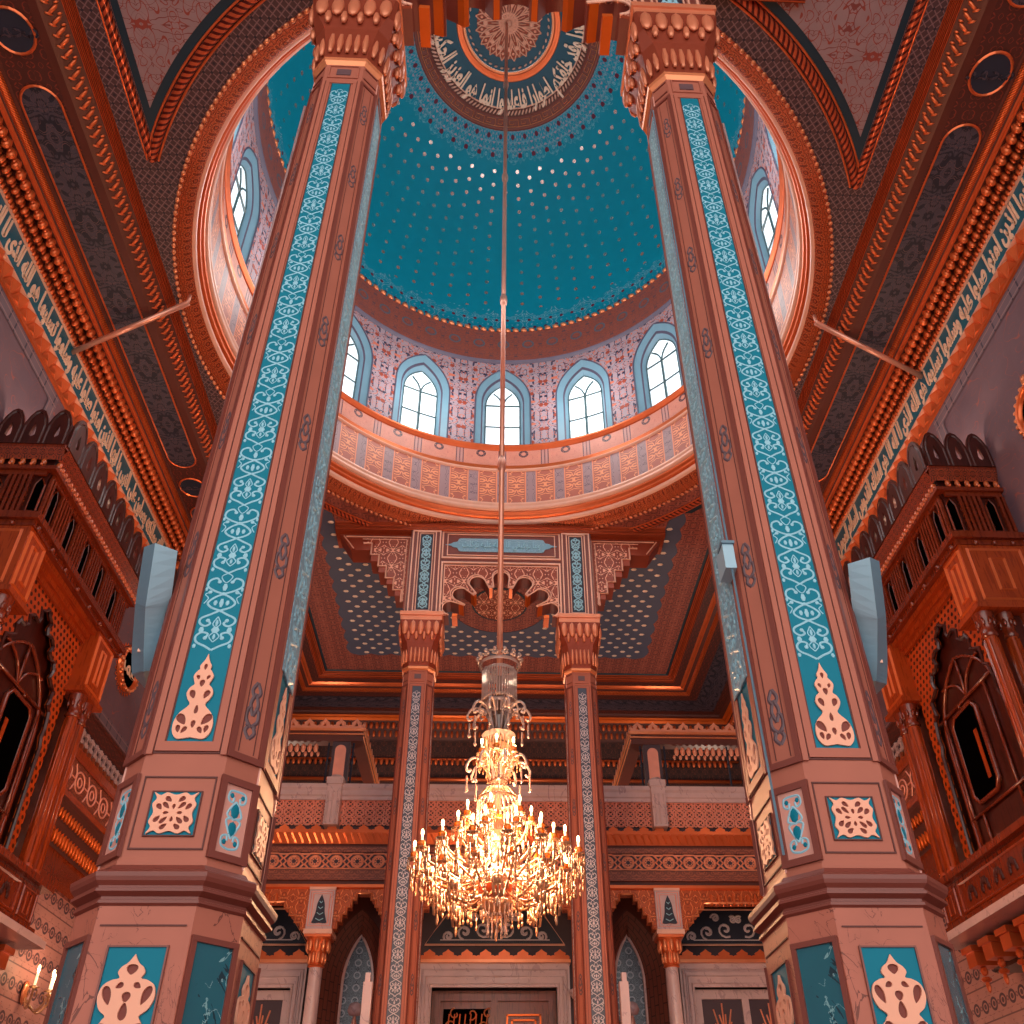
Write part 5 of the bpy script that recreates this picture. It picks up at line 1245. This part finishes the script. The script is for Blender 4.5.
b.build('portal_moulding', 'wood_or', lg); MB().box(-5.5, -5.46, 6.7, 8.7, -1.55, 1.9).build('portal_field', 'wood_dk', lg)
lg2 = copy_tree(lg); lg2.scale = (-1, 1, 1); lg2.location.x = 5.1; lg2['label'] = 'carved varnished wooden loge with crested top projecting from the right wall'

# wall plaques
def plaque(s, y, z, r, label):
    p = thing('roundel', (s*5.49, y, z), label, 'plaque', 'gilt wall roundels')
    T = frame((s*5.49, y, z), (0, -s, 0), (0, 0, 1))
    b = MB(); b.rev([(.001, .02), (r*.8, .02), (r*.82, .0)], 32, T=T); b.build('ink_disc', 'void', p)
    b = MB(); b.rev([(r*.8, .0), (r*.82, .05), (r*.9, .08), (r, .04), (r*1.02, 0)], 32, T=T); b.build('gilt_rim', 'egg', p, True)
    b = MB()
    for k in range(24): a = 2*pi*k/24; b.ell((r*.95*cos(a), r*.95*sin(a), .06), (r*.09, r*.09, .03), T, 6, 4)
    b.ell((0, r*1.12, .04), (r*.16, r*.2, .04), T); b.build('rim_leaf', 'goldb', p, True)
    V, F = text_mesh(shape_arabic('عمر' if s < 0 else 'علي'), r*1.1, .01, .004); w = max(v[0] for v in V); MB().add([(v[0]-w/2, v[1]-r*.2, v[2]+.025) for v in V], F, T=T).build('lettering', 'letters', p)
    b = MB()
    for k in range(28): a = 2*pi*k/28; b.tube([(r*1.06*cos(a-.08), r*1.06*sin(a-.08)), (r*1.2*cos(a), r*1.2*sin(a)), (r*1.06*cos(a+.08), r*1.06*sin(a+.08))], .008, 3, T=T)
    b.build('painted_halo', 'gold', p)
plaque(-1, 11.25, 6.85, .33, 'dark roundel in a gilt rim on the left wall, partly behind the loudspeaker')
plaque(1, 5.95, 6.98, .34, 'dark roundel in a gilt rim high on the right wall, cut by the picture edge')
# wall candle bracket
def wallsconce(s, y, z, label):
    p = thing('wall_sconce', (s*5.48, y, z), label, 'wall light', 'crystal wall sconces')
    b = MB(); b.ell((s*5.47, y, z), (.03, .08, .14)); b.build('back_plate', 'goldb', p, True)
    b = MB(); d = MB(); fl2 = MB()
    for k, (dy, dx) in enumerate(((-.22, .22), (0, .3), (.22, .22))):
        b.tube(cr([(s*5.46, y, z-.05), (s*(5.46-dx*.5), y+dy*.6, z-.2), (s*(5.5-dx), y+dy, z-.08), (s*(5.5-dx), y+dy, z)], 5), .014, 5)
        b.rev([(.02, z), (.06, z+.01), (.03, z+.03)], 10, (s*(5.5-dx), y+dy)); d.rev([(.014, z+.02), (.014, z+.16), (.001, z+.16)], 8, (s*(5.5-dx), y+dy)); fl2.ell((s*(5.5-dx), y+dy, z+.21), (.016, .016, .05))
        for q in range(6): a = 2*pi*q/6; b.ell((s*(5.5-dx)+.05*cos(a), y+dy+.05*sin(a), z-.05), (.008, .008, .03), nu=5, nv=4)
    b.build('arm', 'crystal_w', p, True); d.build('candle', 'wax', p, True); fl2.build('flame', 'flame', p, True)
wallsconce(-1, 11.0, 2.3, 'lit crystal sconce with candle lights on the tiled left wall beyond the loge')

# loudspeakers on the near columns
SX = -.018
lev = [((-1.637, 3.3, 1.989), (-1.567, 3.25, 1.974), (-1.543, 3.3, 2.005)), ((-1.637, 3.24, 2.073), (-1.559, 3.18, 2.035), (-1.522, 3.25, 2.056)), ((-1.615, 3.12, 2.2), (-1.541, 3.06, 2.15), (-1.498, 3.15, 2.2)), ((-1.606, 3.08, 2.249), (-1.535, 3.03, 2.188), (-1.481, 3.1, 2.267)), ((-1.585, 2.98, 2.431), (-1.519, 2.93, 2.413), (-1.461, 3.0, 2.429))]
sp = thing('loudspeaker', (-1.56, 3.12, 1.9), 'curved pale blue loudspeaker on the outer side of the near left column', 'speaker', 'column loudspeakers')
V = []; F = []
lev = list(zip(*[cr([q[k] for q in lev], 5) for k in range(3)]))
for A_, B_, C_ in lev:
    A_, B_, C_ = [(p[0]+SX, p[1], p[2]) for p in (A_, B_, C_)]; C_ = (C_[0]+.012, C_[1], C_[2])
    D_ = (C_[0]-.055, C_[1]+.11, C_[2]); E_ = (A_[0]+.02, A_[1]+.14, A_[2]); V += [A_, B_, C_, D_, E_]
for k in range(len(lev)-1):
    for i in range(5): j = (i+1) % 5; F.append((k*5+i, k*5+j, k*5+5+j, k*5+5+i))
n = (len(lev)-1)*5
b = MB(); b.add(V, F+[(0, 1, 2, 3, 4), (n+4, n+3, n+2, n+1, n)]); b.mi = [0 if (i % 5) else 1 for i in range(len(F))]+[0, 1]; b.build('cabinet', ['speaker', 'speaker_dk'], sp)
b = MB(); b.box(-1.52, -1.492, 3.2, 3.3, 2.05, 2.3); b.tube([(-1.505, 3.25, 2.28), (-1.53, 3.2, 2.34)], .01, 5); b.tube([(-1.505, 3.25, 2.1), (-1.55, 3.32, 2.08)], .01, 5); b.build('wall_bracket', 'speaker', sp)
b = MB(); b.tube([(-1.495, 3.2, 2.3), (-1.495, 3.15, 3.2), (-1.495, 3.15, 6.6)], .01, 6); b.build('cable_conduit', 'marble', sp, True)
b = MB(); b.box(-1.612, -1.592, 3.2, 3.206, 2.04, 2.055); b.build('badge', 'cream', sp)
sp2 = copy_tree(sp); sp2.scale = (-1, 1, 1); sp2.location.x = 1.56; sp2['label'] = 'curved pale blue loudspeaker on the outer side of the near right column'
bx = thing('sensor_box', (.95, 3.05, 2.48), 'small pale box clipped to the inner edge of the near right column', 'box')
MB().box(.925, .975, 3.03, 3.14, 2.42, 2.56).build('housing', 'speaker', bx); b = MB(); b.box(.92, .98, 3.02, 3.1, 2.555, 2.57); b.tube([(.955, 3.04, 2.57), (.958, 3.03, 6.5)], .005, 4); b.tube([(.955, 3.04, 2.42), (.958, 3.03, 1.1)], .005, 4); b.build('clip_and_cable', 'speaker_dk', bx)

# ================================================================== CHANDELIER
CX, CYY = -.04, YD
ch = thing('chandelier', (CX, CYY, 1.95), 'huge tiered crystal chandelier with lit candles hanging on a long rod from the dome', 'chandelier')
b = MB()
b.tube([(CX, CYY, 4.5), (CX, CYY, 19.0)], .03, 8); 
for z in (7.4, 10.5, 13.6, 16.6): b.rev([(.03, z-.12), (.045, z-.08), (.05, z), (.045, z+.08), (.03, z+.12)], 8, (CX, CYY))
b.build('rod', 'rodmetal', ch, True)
b = MB(); b.tube([(CX, CYY, 2.2), (CX, CYY, 4.5)], .025, 8)
b.rev([(.02, 3.98), (.07, 4.04), (.03, 3.9), (.07, 3.8), (.1, 3.74), (.04, 3.66), (.03, 3.5), (.07, 3.42), (.09, 3.36), (.04, 3.3), (.03, 3.1), (.05, 3.0), (.07, 2.95), (.1, 2.88), (.05, 2.8), (.04, 2.6), (.1, 2.5), (.12, 2.42), (.06, 2.36), (.04, 2.2)], 14, (CX, CYY)); b.build('glass_stem', 'stemglass', ch)
def drops(R, z0, ln, n, r=.006, mb=None, beads=1):
    mb = mb or MB()
    for i in range(n):
        a = 2*pi*i/n; x, y = CX+R*cos(a), CYY+R*sin(a)
        mb.tube([(x, y, z0), (x, y, z0-ln)], r, 4); mb.ell((x, y, z0-ln-.018), (r*1.9, r*1.9, .022), nu=5, nv=4)
    return mb
def pend(R, z0, ln, n, nm):
    for i in range(n):
        a = 2*pi*i/n; x, y = CX+R*cos(a), CYY+R*sin(a); m_ = MB().tube([(x, y, z0), (x, y, z0-ln)], .009, 4); m_.ell((x, y, z0-ln-.012), (.017, .017, .022), nu=5, nv=4); m_.build(nm, 'crystal', ch)
# crown
for p_ in ([(.2, 4.59), (.205, 4.61), (.2, 4.63)], [(.165, 4.52), (.17, 4.54), (.155, 4.56)], [(.12, 4.17), (.13, 4.19), (.12, 4.21)]): MB().rev(p_, 28, (CX, CYY)).build('crown_hoop', 'crystal', ch, True)
for i in range(14):
    b = MB(); a = 2*pi*i/14; x, y = CX+.2*cos(a), CYY+.2*sin(a)
    for dx, dz_, q in ((0, .075, .022), (-.02, .04, .016), (.02, .04, .016), (0, .03, .012)): b.ell((x-dx*sin(a)+.2*dz_*cos(a), y+dx*cos(a)+.2*dz_*sin(a), 4.62+dz_), (q*1.15, q*1.15, q*1.2), nu=6, nv=4)
    b.build('crown_finial', 'crystal', ch, True)
drops(.165, 4.54, .3, 40, .008).build('crown_curtain', 'crystal', ch); drops(.125, 4.19, .1, 22).build('crown_fringe', 'crystal', ch)
def arms(R, z, n, up, rad_, m, nm, out=True, r0=.06, ph=0.):
    b = MB()
    for i in range(n):
        a = 2*pi*i/n+ph; c_, s_ = cos(a), sin(a)
        L = cr([(r0, z-.08), (R*.45, z+up*.75), (R*.8, z+up), (R, z+up*.5), (R*.95, z+up*.15), (R*.86, z+up*.3)], 5)
        b.tube([(CX+r*c_, CYY+r*s_, zz) for r, zz in L], rad_, 5)
    return b.build(nm, m, ch, True)
arms(.3, 3.98, 10, .16, .013, 'crystal', 'upper_scroll_arm'); arms(.2, 4.04, 8, .12, .011, 'crystal', 'inner_scroll_arm', ph=.3)
pend(.28, 3.97, .12, 10, 'upper_pendant')
b = MB(); b.rev([(.05, 3.7), (.09, 3.78), (.16, 3.84)], 20, (CX, CYY)); b.build('glass_flare', 'crystal', ch, True)
drops(.13, 3.8, .2, 22).build('upper_curtain', 'crystal_w', ch)
arms(.3, 3.42, 8, .17, .014, 'crystal', 'middle_scroll_arm', ph=.2); pend(.29, 3.43, .13, 8, 'middle_pendant')
b = MB(); b.rev([(.187, 3.2), (.195, 3.19), (.19, 3.17)], 24, (CX, CYY))
for k in range(20):
    a = 2*pi*k/20; b.tube([(CX+.05*cos(a), CYY+.05*sin(a), 3.32), (CX+.12*cos(a), CYY+.12*sin(a), 3.29), (CX+.187*cos(a), CYY+.187*sin(a), 3.2)], .007, 4)
b.build('glass_bell', 'crystal_w', ch, True); drops(.19, 3.18, .16, 30).build('bell_fringe', 'crystal', ch); b = MB().ell((CX, CYY-.04, 3.03), (.045, .045, .045)); b.build('amber_orb', 'amber', ch, True)
# candle tiers: every candle, cup, pan and arm is a part of its own
cands = [(.72, 2.66, 16, 0.1), (.5, 2.82, 12, 0.3), (.3, 3.02, 7, 0.), (.17, 3.66, 6, .4), (.6, 2.52, 12, .2)]
U = {}
U['candle_sleeve'] = MB().rev([(.010, 0), (.010, .06), (.001, .061)], 7).mesh('candle_sleeve', 'wax', True)
U['candle_flame'] = MB().ell((0, 0, .09), (.013, .013, .034), nu=7, nv=5).mesh('candle_flame', 'flame', True)
cup = MB().rev([(.012, -.05), (.028, -.03), (.034, .0), (.03, .015), (.012, .01)], 10); U['amber_cup'] = cup.mesh('amber_cup', 'amber', True)
pn = MB().rev([(.015, -.055), (.05, -.05), (.055, -.04), (.02, -.045)], 12)
for k in range(8):
    a = 2*pi*k/8; pn.tube([(.05*cos(a), .05*sin(a), -.055), (.05*cos(a), .05*sin(a), -.11)], .005, 4); pn.ell((.05*cos(a), .05*sin(a), -.125), (.009, .009, .02), nu=5, nv=4)
U['drip_pan'] = pn.mesh('drip_pan', 'crystal_w', True)
for R, z, n, ph in cands:
    am = MB(); L = cr([(.05-R, -.12), (-R*.6, -.26), (-R*.3, -.2), (-.06, -.14), (0, -.06)], 5); am.tube([(x, 0, zz) for x, zz in L], .011, 5)
    for q in (.3, .55, .8):
        k = int(q*(len(L)-1)); am.ell((L[k][0], 0, L[k][1]), (.02, .02, .02), nu=5, nv=4); am.tube([(L[k][0], 0, L[k][1]), (L[k][0], 0, L[k][1]-.09)], .005, 4)
    me_a = am.mesh('candle_arm', 'crystal_w', True)
    for i in range(n):
        a = 2*pi*i/n+ph; T = Matrix.Translation((R*cos(a), R*sin(a), z-1.95)) @ Matrix.Rotation(a, 4, 'Z')
        ca = link(me_a, 'candle_arm', ch, T)
        for nm, me in U.items(): link(me, nm, ca)
# hanging pendalogues : the nearest hundred as parts, the rest as one part
me_d = MB().tube([(0, 0, 0), (0, 0, -.07)], .0075, 4); me_d.ell((0, 0, -.09), (.014, .014, .026), nu=6, nv=4); me_d = me_d.mesh('crystal_pendant', 'crystal_w', True)
pts = []
for R, z, n in ((.74, 2.5, 40), (.66, 2.44, 36), (.56, 2.36, 32), (.46, 2.3, 28), (.36, 2.24, 22), (.68, 2.6, 36), (.5, 2.58, 30), (.4, 2.66, 24)):
    for i in range(n): a = 2*pi*(i+random.random()*.3)/n; pts.append((R*cos(a), R*sin(a), z-1.95+random.uniform(-.03, .03)))
pts.sort(key=lambda p: p[1])
for p in pts[:100]: link(me_d, 'crystal_pendant', ch, Matrix.Translation(p))
rest = MB()
for p in pts[100:]: rest.tube([(CX+p[0], CYY+p[1], p[2]+1.95), (CX+p[0], CYY+p[1], p[2]+1.88)], .0075, 4); rest.ell((CX+p[0], CYY+p[1], p[2]+1.86), (.014, .014, .026), nu=5, nv=4)
o = rest.build('far_pendants', 'crystal_w', ch, True); o['kind'] = 'stuff'
b = MB()
for i in range(36):
    a = 2*pi*i/36; b.tube([(CX+.08*cos(a), CYY+.08*sin(a), 2.52), (CX+.3*cos(a), CYY+.3*sin(a), 2.46), (CX+.42*cos(a), CYY+.42*sin(a), 2.34)], .006, 4)
b.build('glass_canopy', 'crystal_w', ch, True)
b = MB().rev([(.001, 2.3), (.1, 2.32), (.17, 2.38), (.16, 2.4), (.001, 2.36)], 20, (CX, CYY)); b.build('boss', 'amber' if 0 else 'gold', ch, True)
drops(.13, 2.28, .12, 18).build('lower_fringe', 'crystal', ch); b = MB().rev([(.12, 2.28), (.14, 2.26), (.1, 2.2), (.05, 2.14)], 18, (CX, CYY)); b.build('lower_bowl', 'crystal_w', ch, True)
drops(.08, 2.16, .14, 12).build('bottom_fringe', 'crystal', ch)
for i in range(8):
    a = 2*pi*i/8; X0, Y0 = CX+.5*cos(a), CYY+.5*sin(a); b = MB().rev([(.0001+.03, 2.34), (.06, 2.32), (.05, 2.28), (.03, 2.26)], 10, (X0, Y0))
    for k in range(8): q = 2*pi*k/8; b.tube([(X0+.05*cos(q), Y0+.05*sin(q), 2.3), (X0+.03*cos(q), Y0+.03*sin(q), 2.16)], .006, 4)
    b.ell((X0, Y0, 2.12), (.015, .015, .05)); b.build('side_basket', 'crystal_w', ch, True)

# ================================================================== LIGHT
def lamp(kind, name, loc, e, col, **k):
    l = bpy.data.lights.new(name, kind); l.energy = e; l.color = col
    for a, v in k.items(): setattr(l, a, v)
    o = bpy.data.objects.new(name, l); COL.objects.link(o); o.location = loc; return o
for z_, e_ in ((2.58, 500), (2.92, 480), (3.66, 50)): lamp('POINT', 'candle_light', (CX, CYY, z_), e_, (1, .52, .27), shadow_soft_size=.5 if z_ < 3.5 else .2)
lamp('POINT', 'sconce_light', (-5.1, 11.0, 2.62), 8, (1, .6, .36), shadow_soft_size=.05)
for s in (-1, 1):
    for y in (7.4, 9.0): lamp('POINT', 'loge_fill', (s*5.0, y, 7.2), 26, (1, .72, .5), shadow_soft_size=.12)  # unseen fill lights added above the loges to warm cornice and ceiling
    lamp('POINT', 'gallery_fill', (s*4.2, 15.6, 6.0), 80, (1, .76, .58), shadow_soft_size=.15); lamp('POINT', 'gallery_fill', (s*1.2, 16.2, 6.0), 80, (1, .76, .58), shadow_soft_size=.15)  # added fill lights brightening the starred ceiling and the back of the gallery
    lamp('POINT', 'aisle_fill', (s*3.7, 12.9, 1.2), 70, (1, .66, .44), shadow_soft_size=.1)  # added fill light on the gallery front, with no fitting of its own
for k in range(8):
    a = 2*pi*(k+.5)/8; lamp('POINT', 'drum_fill', (3.1*cos(a), YD+3.1*sin(a), 12.6), 56, (1, .95, .9), shadow_soft_size=.4)  # added ring of fill lights brightening dome and drum, no fittings there
W = bpy.data.worlds.new('World'); SC.world = W; W.use_nodes = True
W.node_tree.nodes['Background'].inputs[0].default_value = (1.0, .94, .89, 1); W.node_tree.nodes['Background'].inputs[1].default_value = 1.75

# ================================================================== CAMERA
cd = bpy.data.cameras.new('camera'); cam = bpy.data.objects.new('camera', cd); COL.objects.link(cam); SC.camera = cam
Rv, Uv, Fv = Vector((.99895859, -.04431139, -.01087335)), Vector((-.01554405, -.55458239, .83198363)), Vector((.04289651, .83094818, .55469362))
m = Matrix((Rv, Uv, -Fv)).transposed().to_4x4(); m.translation = Vector((-.1007563, 0, 0)); cam.matrix_world = m
cd.sensor_width = 36; cd.lens = 878.166/1024*36; cd.shift_x = (512-531.583)/1024; cd.shift_y = (638.772-512)/1024; cd.clip_end = 200
for o in list(SC.objects):
    if o.parent is None: o.location.z += EYE
SC.view_settings.view_transform = 'Standard'; SC.view_settings.look = 'None'; SC.view_settings.exposure = .08; SC.view_settings.gamma = 1
SC.cycles.max_bounces = 8; SC.cycles.diffuse_bounces = 5; SC.cycles.glossy_bounces = 4; SC.cycles.transmission_bounces = 4
SC.cycles.use_denoising = True; SC.cycles.caustics_reflective = False; SC.cycles.caustics_refractive = False; SC.cycles.sample_clamp_indirect = 4
